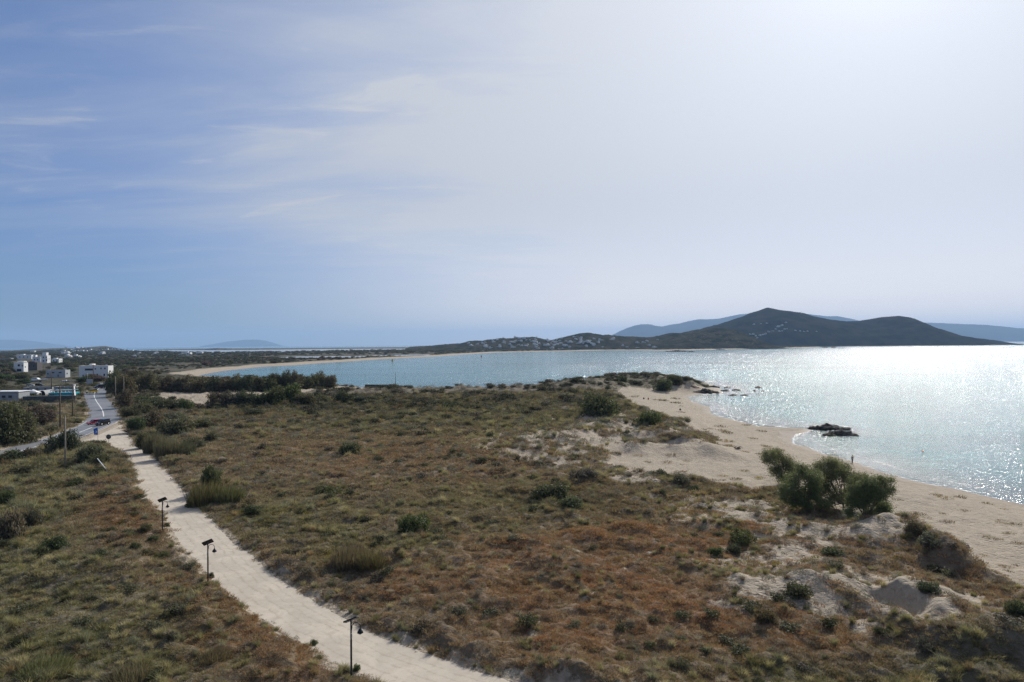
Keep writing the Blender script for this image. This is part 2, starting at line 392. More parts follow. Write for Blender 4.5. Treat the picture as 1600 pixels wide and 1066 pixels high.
def terrain_mat():
    m, t, out = mat_new('ground_soil_and_sand'); pos = geo_pos(t)
    a = nd(t, 'ShaderNodeAttribute', attribute_name='zone'); s = nd(t, 'ShaderNodeSeparateColor'); lk(t, a.outputs['Color'], s.inputs[0])
    sand, rust, green = s.outputs[0], s.outputs[1], s.outputs[2]
    wet = nd(t, 'ShaderNodeAttribute', attribute_name='wet').outputs['Fac']
    n_big = noise(t, pos, 0.12, 4, 0.6); n_mid = noise(t, pos, 0.9, 4, 0.65); n_fine = noise(t, pos, 6.0, 3, 0.7)
    n_str = noise(t, mapping(t, pos, (1, 0.35, 1), (0, 0, 0.5)), 2.2, 4, 0.7)
    rusty = mixc(t, ramp(t, n_mid, 0.35, 0.65), (0.13, 0.078, 0.044), (0.21, 0.130, 0.078))
    rusty = mixc(t, ramp(t, n_big, 0.4, 0.65, 0, .5), rusty, (0.15, 0.125, 0.075))
    greeny = mixc(t, ramp(t, n_mid, 0.35, 0.65), (0.062, 0.058, 0.038), (0.125, 0.112, 0.072))
    farw = nd(t, 'ShaderNodeAttribute', attribute_name='far').outputs['Fac']
    n_far = noise(t, pos, 0.012, 5, 0.65)
    greeny = mixc(t, farw, greeny, mixc(t, ramp(t, n_far, 0.42, 0.62), (0.030, 0.032, 0.020), (0.085, 0.072, 0.045)))
    greyish = mixc(t, ramp(t, n_str, 0.35, 0.65), (0.12, 0.10, 0.072), (0.20, 0.165, 0.12))
    c = mixc(t, rust, greyish, rusty); c = mixc(t, green, c, greeny)
    sa = mixc(t, ramp(t, n_mid, 0.3, 0.7), (0.285, 0.238, 0.182), (0.375, 0.318, 0.246))
    sa = mixc(t, ramp(t, n_fine, 0.62, 0.75, 0, 0.5), sa, (0.2, 0.15, 0.10))
    # sand breaks through the herbs in ragged patches
    brk = mathn(t, 'ADD', sand, mathn(t, 'MULTIPLY', mathn(t, 'SUBTRACT', mathn(t, 'ADD', mathn(t, 'MULTIPLY', n_fine, .5), mathn(t, 'MULTIPLY', n_mid, .5)), 0.5), 1.5))
    c = mixc(t, ramp(t, brk, 0.38, 0.62), c, sa)
    c = mixc(t, wet, c, (0.15, 0.115, 0.08))
    h = mathn(t, 'ADD', mathn(t, 'MULTIPLY', n_fine, 0.10), mathn(t, 'MULTIPLY', noise(t, pos, 2.5, 4, 0.65), 0.22))
    vo = nd(t, 'ShaderNodeTexVoronoi'); vo.inputs['Scale'].default_value = 1.7; lk(t, pos, vo.inputs['Vector'])      # trodden sand: footprints everywhere
    h = mathn(t, 'ADD', h, mathn(t, 'MULTIPLY', mathn(t, 'MULTIPLY', ramp(t, vo.outputs['Distance'], 0.05, 0.45, 0, 0.16), sand), mathn(t, 'SUBTRACT', 1.0, wet)))
    bp = nd(t, 'ShaderNodeBump'); bp.inputs['Strength'].default_value = 0.9; bp.inputs['Distance'].default_value = 1.0; lk(t, h, bp.inputs['Height'])
    b = nd(t, 'ShaderNodeBsdfPrincipled'); lk(t, c, b.inputs['Base Color']); b.inputs['Specular IOR Level'].default_value = 0.15
    lk(t, ramp(t, wet, 0, 1, 0.95, 0.7), b.inputs['Roughness'])
    lk(t, bp.outputs[0], b.inputs['Normal']); lk(t, b.outputs[0], out.inputs['Surface']); return m

def path_mat():
    m, t, out = mat_new('compacted_pale_sand'); pos = mapping(t, geo_pos(t), (1, 1, 1), (0.3, 0.2, 0.65))
    nb = noise(t, pos, 0.25, 4, 0.6, 0.8); nm = noise(t, pos, 1.1, 6, 0.7, 0.9); nf = noise(t, pos, 9, 3, 0.7)
    tr = nd(t, 'ShaderNodeAttribute', attribute_name='across').outputs['Fac']
    w = nd(t, 'ShaderNodeTexWave', wave_type='BANDS', bands_direction='X'); w.inputs['Scale'].default_value = 1.3; w.inputs['Distortion'].default_value = 1.5
    w.inputs['Detail'].default_value = 3; w.inputs['Detail Scale'].default_value = 0.6
    cx = nd(t, 'ShaderNodeCombineXYZ'); lk(t, mathn(t, 'MULTIPLY', tr, 2.4), cx.inputs[0]); lk(t, mathn(t, 'MULTIPLY', nb, 0.8), cx.inputs[1])
    lk(t, cx.outputs[0], w.inputs['Vector'])
    c = mixc(t, ramp(t, nb, 0.35, 0.65), (0.50, 0.44, 0.36), (0.42, 0.37, 0.305))
    c = mixc(t, ramp(t, nm, 0.45, 0.7, 0, .45), c, (0.33, 0.275, 0.21))
    c = mixc(t, ramp(t, w.outputs['Fac'], 0.55, 0.95, 0, 0.10), c, (0.34, 0.29, 0.235))
    wob = mathn(t, 'MULTIPLY', mathn(t, 'SUBTRACT', nb, 0.5), 2.2)
    for pos_, wd in ((1.9, .32), (3.6, .30), (5.0, .22), (6.2, .28)):
        dd = mathn(t, 'ABSOLUTE', mathn(t, 'SUBTRACT', mathn(t, 'ADD', tr, wob), pos_)); c = mixc(t, mathn(t, 'MULTIPLY', ramp(t, dd, 0.0, wd, 0.5, 0.0), ramp(t, nm, 0.35, 0.6)), c, (0.30, 0.255, 0.20))
    c = mixc(t, ramp(t, nf, 0.62, 0.72, 0, 0.5), c, (0.25, 0.20, 0.15))
    bp = nd(t, 'ShaderNodeBump'); bp.inputs['Strength'].default_value = 0.28; bp.inputs['Distance'].default_value = 1.0
    lk(t, mathn(t, 'ADD', mathn(t, 'MULTIPLY', nb, 0.10), mathn(t, 'MULTIPLY', nf, 0.02)), bp.inputs['Height'])
    b = nd(t, 'ShaderNodeBsdfPrincipled'); lk(t, c, b.inputs['Base Color']); b.inputs['Roughness'].default_value = 0.9; b.inputs['Specular IOR Level'].default_value = 0.15
    lk(t, bp.outputs[0], b.inputs['Normal']); lk(t, b.outputs[0], out.inputs['Surface']); return m
def asphalt_mat():
    m, t, out = mat_new('weathered_asphalt'); pos = geo_pos(t)
    nb = noise(t, pos, 0.15, 4, 0.6); nf = noise(t, pos, 5, 3, 0.7)
    c = mixc(t, ramp(t, nb, 0.35, 0.65), (0.135, 0.14, 0.15), (0.19, 0.195, 0.205)); c = mixc(t, ramp(t, nf, 0.5, 0.7, 0, .3), c, (0.09, 0.09, 0.095))
    b = nd(t, 'ShaderNodeBsdfPrincipled'); lk(t, c, b.inputs['Base Color']); b.inputs['Roughness'].default_value = 0.6; b.inputs['Specular IOR Level'].default_value = 0.35
    lk(t, b.outputs[0], out.inputs['Surface']); return m

def sea_mat():
    m, t, out = mat_new('sea_water'); pos = geo_pos(t)
    dep = nd(t, 'ShaderNodeAttribute', attribute_name='shore').outputs['Fac']      # metres from the waterline, outwards
    pale = nd(t, 'ShaderNodeAttribute', attribute_name='pale').outputs['Fac']
    # wind waves travel towards the beach; long crests
    wm = mapping(t, pos, (0.75, 1, 1), (0, 0, -0.3))
    w1 = noise(t, wm, 0.10, 2, 0.5, 0.4); w2 = noise(t, wm, 0.8, 3, 0.6, 0.5); w3 = noise(t, wm, 3.2, 3, 0.65, 0.3)
    h = mathn(t, 'ADD', mathn(t, 'MULTIPLY', w1, 0.8), mathn(t, 'ADD', mathn(t, 'MULTIPLY', w2, 0.75), mathn(t, 'MULTIPLY', w3, 0.24)))
    bp = nd(t, 'ShaderNodeBump'); bp.inputs['Strength'].default_value = 1.0; bp.inputs['Distance'].default_value = 1.0; lk(t, h, bp.inputs['Height'])
    patch = noise(t, mapping(t, pos, (0.5, 1.6, 1), (0, 0, -0.1)), 0.004, 4, 0.6)
    c = mixc(t, ramp(t, dep, 1, 26), (0.11, 0.16, 0.17), (0.034, 0.17, 0.20))
    c = mixc(t, ramp(t, dep, 120, 900, 0, 0.8), c, (0.022, 0.140, 0.17))
    c = mixc(t, ramp(t, patch, 0.45, 0.62, 0, 0.55), c, (0.012, 0.085, 0.105))
    fn = noise(t, mapping(t, pos, (1, 1, 1)), 0.7, 5, 0.7, 0.5)
    edge = mathn(t, 'ADD', dep, mathn(t, 'MULTIPLY', mathn(t, 'SUBTRACT', fn, 0.5), 5.0))
    foam = mathn(t, 'MULTIPLY', ramp(t, edge, 0.0, 0.9, 0.4, 0.0), ramp(t, fn, 0.35, 0.6, 0.35, 1.0))
    f2 = mathn(t, 'MULTIPLY', ramp(t, mathn(t, 'ABSOLUTE', mathn(t, 'SUBTRACT', edge, 5.5)), 0.15, 0.8, 1, 0), ramp(t, fn, 0.46, 0.62, 0, .3))
    foam = mathn(t, 'MAXIMUM', foam, f2)
    c = mixc(t, foam, c, (0.55, 0.57, 0.60)); c = mixc(t, pale, c, (0.30, 0.32, 0.33))
    b = nd(t, 'ShaderNodeBsdfPrincipled'); lk(t, c, b.inputs['Base Color']); b.inputs['IOR'].default_value = 1.33; b.inputs['Specular IOR Level'].default_value = 0.42
    lk(t, ramp(t, foam, 0, 1, 0.13, 0.7), b.inputs['Roughness']); lk(t, bp.outputs[0], b.inputs['Normal'])
    lk(t, b.outputs[0], out.inputs['Surface']); return m

def hill_mat(name, a, b_, rockc, rscale, rlo):
    m, t, out = mat_new(name); pos = geo_pos(t)
    n1 = noise(t, pos, rscale, 6, 0.65); n2 = noise(t, pos, rscale*4, 5, 0.7); n3 = noise(t, pos, rscale*0.25, 3, 0.5)
    c = mixc(t, ramp(t, n1, 0.38, 0.62), a, b_)
    c = mixc(t, mathn(t, 'MULTIPLY', ramp(t, n2, rlo, rlo+0.12), ramp(t, n3, 0.42, 0.6)), c, rockc)
    bp = nd(t, 'ShaderNodeBump'); bp.inputs['Strength'].default_value = 1.0; bp.inputs['Distance'].default_value = 1.0
    lk(t, mathn(t, 'MULTIPLY', n2, 3.0), bp.inputs['Height'])
    b = nd(t, 'ShaderNodeBsdfPrincipled'); lk(t, c, b.inputs['Base Color']); b.inputs['Roughness'].default_value = 1.0; b.inputs['Specular IOR Level'].default_value = 0.0
    lk(t, bp.outputs[0], b.inputs['Normal']); lk(t, b.outputs[0], out.inputs['Surface']); return m

# ------------------------------------------------------------------ polar grid
def polar_grid(r, th):
    Rr, Th = np.meshgrid(r, th, indexing='ij'); X = Rr*np.sin(Th); Y = Rr*np.cos(Th)
    nr, nt = len(r), len(th); i = np.arange(nr-1)[:, None]; j = np.arange(nt-1)[None, :]
    a = (i*nt+j).ravel(); q = np.stack([a, a+1, a+nt+1, a+nt], -1)
    q2 = np.stack([a, a+nt, a+nt+1, a+1], -1)
    return X, Y, q2[:, ::-1]
def radii(r0, step_row, r1, cap, grow):
    r = [r0]
    while r[-1] < r1:
        x = r[-1]; dr = x*x/(CAMZ*FPX)*step_row
        dr = max(0.12, min(dr, cap if x < 750 else x*grow)); r.append(x+dr)
    return np.array(r)

def zones(X, Y):
    """sand, rust, green weights: what grows (or not) at a place"""
    PX, PY = topx(X, Y, np.full(X.shape, 2.6)); R = np.hypot(X, Y)
    w = fbm(X, Y, 12, 4, 201); PX = PX + w*40*np.clip(60/np.maximum(R, 1)*2, 0.1, 1.5); PY = PY + fbm(X, Y, 12, 4, 202)*np.clip(900/np.maximum(R, 1), .5, 14)
    cd = sdist(X, Y, COAST); sd = sdist(X, Y, sandPoly)
    sand = sstep(-0.8, 0.8, sd + fbm(X, Y, 4, 4, 203)*1.6)
    patches = 0.9*B(PX, PY, 1290, 838, 90, 14) + 0.75*B(PX, PY, 1370, 845, 60, 22) + 1.1*B(PX, PY, 1400, 945, 90, 28) + 0.8*B(PX, PY, 1470, 985, 70, 16) \
        + 0.9*B(PX, PY, 1230, 925, 80, 22) + 0.55*B(PX, PY, 1200, 870, 90, 22) + 0.9*B(PX, PY, 990, 745, 70, 10) + 0.85*B(PX, PY, 880, 692, 95, 20) \
        + 0.85*B(PX, PY, 990, 668, 90, 14) + 0.8*B(PX, PY, 930, 655, 80, 6) + 0.8*B(PX, PY, 1150, 790, 90, 18) + 0.45*B(PX, PY, 1330, 985, 90, 22) \
        + 0.5*B(PX, PY, 1590, 1010, 40, 25) + 0.4*B(PX, PY, 1100, 900, 70, 30) + 0.75*B(PX, PY, 240, 840, 22, 14) + 0.5*B(PX, PY, 275, 858, 18, 20)
    for (c, rr) in (([(895,945),(930,920),(975,888)], 0.9), ([(820,1010),(835,985),(842,968)], 0.8), ([(1012,870),(1020,855),(1025,840)], 0.7), ([(1015,790),(1025,765),(1030,748)], 0.9), ([(790,890),(840,865),(900,858),(925,862)], .7), ([(700,885),(770,875)], .5)):
        d = seg_dist(X, Y, W(c, 2.6)); patches = patches + 0.62*np.exp(-(d/(rr*.75))**2)*(.8+.5*fbm(X, Y, 3, 2, 212))
    dp = np.maximum(sdist(X, Y, pathPoly), sdist(X, Y, roadPoly))
    patches = patches + 0.9*sstep(-1.9, -0.1, dp + fbm(X, Y, 2.5, 3, 205)*0.9)*sstep(400, 300, R)
    patches = patches + sstep(-1.5, 1.5, sdist(X, Y, CLEAR_SAND)) + 0.45*sstep(-2, 2, sdist(X, Y, YARD))*B(PX, PY, 100, 650, 60, 14)
    shore_far = sstep(34, 10, cd - 8*fbm(X, Y, 60, 3, 206))*sstep(500, 620, R)
    patches = patches + shore_far
    dm, dn = duney(X, Y); patches = patches + dm*1.3*(1-sstep(.60, .90, dn + .22*fbm(X, Y, 4, 3, 209)))
    sand = np.clip(np.maximum(sand, patches), 0, 1)
    rust = 0.9*B(PX, PY, 900, 960, 400, 110) + 0.8*B(PX, PY, 1120, 840, 220, 50) + 0.85*B(PX, PY, 330, 930, 70, 110) + 0.7*B(PX, PY, 190, 800, 90, 60) + 0.5*B(PX, PY, 650, 720, 300, 45) \
        + 0.8*B(PX, PY, 440, 1010, 90, 50) + 0.7*B(PX, PY, 1500, 930, 90, 50) + 0.6*B(PX, PY, 1250, 1000, 150, 60) + 0.5*B(PX, PY, 750, 860, 250, 40)
    green = 1.1*B(PX, PY, 90, 1010, 230, 110) + 0.9*B(PX, PY, 20, 800, 90, 90) + 0.6*B(PX, PY, 450, 810, 90, 40) + 0.6*B(PX, PY, 590, 850, 120, 40) + 0.5*B(PX, PY, 800, 790, 160, 35) \
        + 0.7*B(PX, PY, 1330, 1055, 300, 40) + 0.6*B(PX, PY, 700, 640, 400, 30) + 1.0*B(PX, PY, 990, 598, 110, 12) + 0.5*B(PX, PY, 100, 730, 120, 30) + 1.2*sstep(330, 520, R)
    rust = np.clip(rust*(1+0.6*fbm(X, Y, 9, 3, 207)), 0, 1); green = np.clip(green*(1+0.7*fbm(X, Y, 7, 3, 208)), 0, 1)
    return sand, rust, green, cd

def build_ground():
    th = np.concatenate([np.linspace(-math.pi, -0.80, 60)[:-1], np.linspace(-0.80, 0.80, 1020), np.linspace(0.80, math.pi, 60)[1:]])
    r = np.concatenate([[0.5, 4, 8, 12, 16, 20, 24, 27, 30, 32], radii(34, 1.15, 7400, 3.0, 0.011)])
    X, Y, q = polar_grid(r, th); Z = height(X, Y)
    sand, rust, green, cd = zones(X, Y)
    co = np.stack([X.ravel(), Y.ravel(), Z.ravel()], -1)
    keep = (cd.ravel() > -60) | (np.hypot(X, Y).ravel() < 30)
    kq = keep[q].any(1); q = q[kq]
    used = np.zeros(len(co), bool); used[q.ravel()] = True; mp = np.cumsum(used)-1
    me = mesh_np('ground', co[used], quads=mp[q], mat=terrain_mat(), smooth=True)
    zc = np.stack([sand, rust, green, np.ones_like(sand)], -1).reshape(-1, 4)[used]; attr(me, 'zone', zc, 'FLOAT_COLOR')
    wet = sstep(5.0, 1.0, cd + fbm(X, Y, 9, 3, 301)*2.0).ravel()[used]*sstep(700, 450, np.hypot(X, Y)).ravel()[used]; attr(me, 'wet', wet)
    attr(me, 'far', sstep(380, 700, np.hypot(X, Y)).ravel()[used]); o = link('ground', me); tag(o, kind='structure'); print('ground verts', used.sum())
build_ground()

def build_sea():
    th = np.concatenate([np.linspace(-math.pi, -0.80, 40)[:-1], np.linspace(-0.80, 0.80, 520), np.linspace(0.80, math.pi, 40)[1:]])
    r = np.concatenate([[1, 40], radii(70, 2.0, 6000, 6.0, 0.02), [8000, 12000, 18000, 26000, 38000]])
    X, Y, q = polar_grid(r, th)
    cd = np.where(np.hypot(X, Y) < 7000, sdist(X, Y, COAST) + np.where(np.hypot(X, Y) < 600, fbm(X, Y, 14, 3, 11)*1.2*np.clip(np.hypot(X, Y)/200, .25, 1), 0), -3000)
    me = mesh_np('sea', np.stack([X.ravel(), Y.ravel(), np.zeros(X.size)], -1), quads=q, mat=sea_mat(), smooth=True)
    attr(me, 'shore', np.clip(-cd, 0, 3000).ravel())
    pl = np.maximum(sstep(-20, 10, sdist(X, Y, LAGOON1)), sstep(-20, 10, sdist(X, Y, LAGOON2))); attr(me, 'pale', pl.ravel())
    tag(link('sea', me), kind='structure')
build_sea()

def resample(pts, n):
    pts = np.asarray(pts, float); d = np.r_[0, np.cumsum(np.hypot(*np.diff(pts, axis=0).T))]
    # smooth curve through the points
    s = np.linspace(0, d[-1], n); return np.stack([np.interp(s, d, pts[:, k]) for k in (0, 1)], -1)
def smooth(pts, k=2):
    pts = np.asarray(pts, float)
    for _ in range(k):
        q = [pts[0]]
        for a, b in zip(pts[:-1], pts[1:]): q += [a*.75+b*.25, a*.25+b*.75]
        q.append(pts[-1]); pts = np.array(q)
    return pts
def strip(name, L, R_, n, m, z, mat):
    A, Bb = resample(smooth(L), n), resample(smooth(R_), n); t = np.linspace(0, 1, m)[None, :, None]
    G = A[:, None]*(1-t)+Bb[:, None]*t; co = np.concatenate([G.reshape(-1, 2), np.full((n*m, 1), z)], 1)
    i = np.arange(n-1)[:, None]; j = np.arange(m-1)[None, :]; a = (i*m+j).ravel()
    me = mesh_np(name, co, quads=np.stack([a, a+1, a+m+1, a+m], -1), mat=mat, smooth=True)
    attr(me, 'across', np.tile(np.linspace(0, 1, m), n)*8); return link(name, me)
def shift(pl, off):
    d = np.gradient(pl, axis=0); d /= np.hypot(*d.T)[:, None]; return pl+np.stack([-d[:, 1], d[:, 0]], -1)*off
pz = strip('path', shift(pathL, -.45), shift(pathR, .35), 900, 14, GZ, path_mat()); tag(pz, kind='structure')
rd = strip('road', roadL, roadR, 200, 6, GZ+0.012, asphalt_mat()); tag(rd, kind='structure')
m_line = simple('worn_white_road_paint', (0.62, 0.62, 0.6), 0.7)
def line_strip(pl, w):
    c = resample(smooth(W(pl, GZ)), 60); d = np.gradient(c, axis=0); d /= np.hypot(*d.T)[:, None]; nrm = np.stack([-d[:, 1], d[:, 0]], -1)
    tag(strip('road_marking', c-nrm*w/2, c+nrm*w/2, 60, 2, GZ+0.03, m_line), kind='structure')
for pl in (ROAD_C, ROAD_C2, ROAD_C3): line_strip(pl, 0.34)
def edge_line(pl, off):
    c = resample(smooth(pl), 120); d = np.gradient(c, axis=0); d /= np.hypot(*d.T)[:, None]; nrm = np.stack([-d[:, 1], d[:, 0]], -1)
    c = c+nrm*off; tag(strip('road_marking', c-nrm*.09, c+nrm*.09, 120, 2, GZ+0.03, m_line), kind='structure')
edge_line(roadR[9:14], -0.5); edge_line(roadL[9:14], 0.6)

# ------------------------------------------------------------------ hills
def hill(name, prof, Yc, Yf, Yb, mat, seed, rug=0.0, wl=200, n=260, m=60, z0=-2.0, peak=0.6):
    prof = np.array(prof, float); px = np.linspace(prof[0, 0], prof[-1, 0], n); py = np.interp(px, prof[:, 0], prof[:, 1])
    base = aty(px, np.full(n, 540.), np.full(n, float(Yc)))
    crest = aty(px, py, np.full(n, float(Yc)))[:, 2]
    v = np.linspace(0, 1, m); Yg = Yf+(Yb-Yf)*v
    sx = base[:, 0]/Yc                                    # slope of the sight line: the ridge keeps its width with depth
    Xg = base[:, 0][:, None] + sx[:, None]*(Yg-Yc)[None, :]*0.5
    vc = (Yc-Yf)/(Yb-Yf)
    f = np.where(v < vc, np.sin(np.clip(v/vc, 0, 1)*math.pi/2)**peak, np.cos(np.clip((v-vc)/(1-vc), 0, 1)*math.pi/2))
    YY = np.broadcast_to(Yg[None, :], Xg.shape)
    hh = np.maximum(crest, 0)[:, None]*f[None, :]
    nz = fbm(Xg, YY, wl, 5, seed, 0.55)
    env = np.clip(hh/np.maximum(crest.max()*0.35, 1), 0, 1)
    Z = z0 + (hh-z0*0) + nz*rug*env*(1-np.exp(-((v-vc)/0.10)**2)*0.75)[None, :]
    ends = np.minimum(1, np.minimum(np.arange(n), n-1-np.arange(n))/4.0)[:, None]; Z = z0+(Z-z0)*ends
    i = np.arange(n-1)[:, None]; j = np.arange(m-1)[None, :]; a = (i*m+j).ravel()
    me = mesh_np(name, np.stack([Xg.ravel(), YY.ravel(), Z.ravel()], -1), quads=np.stack([a, a+m, a+m+1, a+1], -1), mat=mat, smooth=True)
    o = link(name, me); tag(o, kind='structure')
    def surf(px_, py_):
        """point of this hill's front slope seen at a pixel"""
        d = ray(np.array([px_], float), np.array([py_], float))[0]
        for k in range(m-1):
            y = Yg[k]
            X_ = d[0]/d[1]*y; z_ = CAMZ+d[2]/d[1]*y
            row = Z[:, k]; zt = np.interp(X_, Xg[:, k], row)
            if z_ <= zt: return Vector((X_, y, zt))
        return None
    return surf
M_BIG = hill_mat('maquis_slope', (0.007, 0.008, 0.007), (0.028, 0.026, 0.020), (0.055, 0.048, 0.040), 0.012, 0.62)  # very dark albedo stands in for shade on the backlit slope
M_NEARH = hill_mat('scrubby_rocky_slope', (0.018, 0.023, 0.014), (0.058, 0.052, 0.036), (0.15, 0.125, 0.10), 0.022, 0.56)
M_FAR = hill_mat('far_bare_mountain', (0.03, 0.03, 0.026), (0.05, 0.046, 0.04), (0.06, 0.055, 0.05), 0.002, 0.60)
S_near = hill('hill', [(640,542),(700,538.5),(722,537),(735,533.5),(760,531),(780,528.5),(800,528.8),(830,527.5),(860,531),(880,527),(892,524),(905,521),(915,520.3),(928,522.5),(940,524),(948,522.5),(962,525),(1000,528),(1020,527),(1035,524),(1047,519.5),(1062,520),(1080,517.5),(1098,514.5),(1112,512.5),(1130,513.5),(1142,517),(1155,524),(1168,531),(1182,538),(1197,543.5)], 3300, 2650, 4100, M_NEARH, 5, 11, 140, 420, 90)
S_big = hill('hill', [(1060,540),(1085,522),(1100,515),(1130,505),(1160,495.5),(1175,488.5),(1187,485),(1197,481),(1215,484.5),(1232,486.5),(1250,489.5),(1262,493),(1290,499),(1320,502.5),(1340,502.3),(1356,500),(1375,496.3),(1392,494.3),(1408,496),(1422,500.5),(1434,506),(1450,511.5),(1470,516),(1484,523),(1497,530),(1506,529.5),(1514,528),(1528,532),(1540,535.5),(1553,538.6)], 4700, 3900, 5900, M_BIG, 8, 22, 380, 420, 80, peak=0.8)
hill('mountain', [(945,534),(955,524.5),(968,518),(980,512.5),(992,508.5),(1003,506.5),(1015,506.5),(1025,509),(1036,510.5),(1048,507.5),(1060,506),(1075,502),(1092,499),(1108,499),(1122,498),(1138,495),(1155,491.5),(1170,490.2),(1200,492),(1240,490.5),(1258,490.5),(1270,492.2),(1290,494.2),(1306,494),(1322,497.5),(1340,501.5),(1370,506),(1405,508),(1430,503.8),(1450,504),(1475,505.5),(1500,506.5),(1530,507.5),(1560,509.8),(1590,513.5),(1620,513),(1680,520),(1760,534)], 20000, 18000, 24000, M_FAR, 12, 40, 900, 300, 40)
hill('mountain', [(-160,538),(-100,532),(-40,529.5),(0,531.2),(20,530.5),(40,532),(60,534.5),(80,537),(100,542)], 33000, 31000, 36000, M_FAR, 14, 20, 900, 120, 24)
hill('island', [(318,542),(330,538.5),(345,536),(358,533.5),(372,532.3),(385,530.8),(400,530.6),(412,532),(424,536),(436,540),(446,542)], 34000, 32000, 37000, M_FAR, 15, 15, 900, 100, 24)

# ------------------------------------------------------------------ air
def haze():
    m = bpy.data.materials.new('haze_air'); m.use_nodes = True; t = m.node_tree; t.nodes.clear(); out = nd(t, 'ShaderNodeOutputMaterial')
    v = nd(t, 'ShaderNodeVolumePrincipled'); v.inputs['Density'].default_value = HAZE_D; v.inputs['Color'].default_value = (0.42, 0.66, 1.0, 1); v.inputs['Anisotropy'].default_value = 0.1
    lk(t, v.outputs[0], out.inputs['Volume'])
    o = MB().box((0, 10000, 420), (84000, 64000, 860)).obj('haze', m); tag(o, kind='stuff')
HAZE_D = 4.2e-5
haze()
# ------------------------------------------------------------------ foliage
def leaf_mat(name, inst, trans=0.35, var=0.28, rough=0.65):
    m, t, out = mat_new(name)
    if inst: base = nd(t, 'ShaderNodeAttribute', attribute_name='tint', attribute_type='INSTANCER').outputs['Color']
    else: base = nd(t, 'ShaderNodeObjectInfo').outputs['Color']
    rnd = nd(t, 'ShaderNodeNewGeometry').outputs['Random Per Island']
    pos = geo_pos(t); n = noise(t, pos, 0.8 if not inst else 1.4, 3, 0.6)
    k = mathn(t, 'ADD', mathn(t, 'MULTIPLY', rnd, 2*var), mathn(t, 'MULTIPLY', n, 0.9)); k = mathn(t, 'ADD', k, 1-var-0.45)
    sc = nd(t, 'ShaderNodeVectorMath', operation='SCALE'); lk(t, base, sc.inputs[0]); lk(t, k, sc.inputs['Scale'])
    d = nd(t, 'ShaderNodeBsdfPrincipled'); lk(t, sc.outputs[0], d.inputs['Base Color']); d.inputs['Roughness'].default_value = rough; d.inputs['Specular IOR Level'].default_value = 0.25
    tr = nd(t, 'ShaderNodeBsdfTranslucent'); lk(t, mixc(t, 1.0, sc.outputs[0], (1.12, 1.06, 0.75), 'MULTIPLY'), tr.inputs['Color'])
    mx = nd(t, 'ShaderNodeMixShader'); mx.inputs[0].default_value = trans; lk(t, d.outputs[0], mx.inputs[1]); lk(t, tr.outputs[0], mx.inputs[2])
    lk(t, mx.outputs[0], out.inputs['Surface']); return m
M_LEAF = leaf_mat('evergreen_leaves', False); M_LEAFI = leaf_mat('wild_plants', True, 0.35)
M_BARK = simple('grey_bark', (0.13, 0.105, 0.085), 0.9, var=0.35, scale=3)
RNG = np.random.default_rng(7)
def unit(v): return v/np.maximum(np.linalg.norm(v, axis=-1, keepdims=True), 1e-6)
def leaf_quads(C, out, size, asp=0.55, bias=0.6, rng=RNG):
    n = len(C); nv = unit(out*bias+rng.normal(size=(n, 3))*0.6); a = unit(np.cross(nv, rng.normal(size=(n, 3)))); b = np.cross(nv, a)
    s = (size*rng.uniform(0.6, 1.3, n))[:, None]; a = a*s*0.5; b = b*s*0.5*asp
    v = np.stack([C-a, C+b*1.0, C+a, C-b], 1).reshape(-1, 3); q = np.arange(n*4).reshape(n, 4); return v, q
def blade_tris(base, tip, w, bend=0.25, rng=RNG):
    """thin bent blades: quad plus triangle each"""
    n = len(base); d = tip-base; side = unit(np.cross(d, rng.normal(size=(n, 3))))*w[:, None]*0.5
    mid = base+d*0.55; mid[:, 2] += np.linalg.norm(d, axis=1)*bend*0.4
    v = np.stack([base-side, base+side, mid+side*.7, mid-side*.7, tip], 1).reshape(-1, 3); o = (np.arange(n)*5)[:, None]
    return v, o+np.array([[0, 1, 2, 3]]), o+np.array([[3, 2, 4]])
def lumps_points(L, n, rng, shell=0.55, zmin=0.0):
    L = np.array(L, float); vol = (L[:, 3]*L[:, 4]*L[:, 5])**0.75; c = rng.choice(len(L), n, p=vol/vol.sum())
    u = unit(rng.normal(size=(n, 3))); r = rng.uniform(shell**2, 1, n)**0.5*(1+0.12*rng.normal(size=n))
    p = L[c, :3]+u*L[c, 3:6]*r[:, None]; k = p[:, 2] > zmin
    return p[k], u[k]
def clumpy(p, u, per, spread, rng):
    n = len(p); o = np.repeat(np.arange(n), per); q = p[o]+rng.normal(size=(n*per, 3))*spread*rng.uniform(0.4, 1.4, (n, 1)).repeat(per, 0); return q, u[o]
def crown_mesh(name, L, nclump, per, spread, size, seed, asp=0.5, mat=None, shell=0.5, zmin=0.02):
    rng = np.random.default_rng(seed); p, u = lumps_points(L, nclump, rng, shell, zmin); p, u = clumpy(p, u, per, spread, rng)
    k = p[:, 2] > zmin*0.5; v, q = leaf_quads(p[k], u[k], size, asp, 0.5, rng); return mesh_np(name, v, quads=q, mat=mat or M_LEAF)
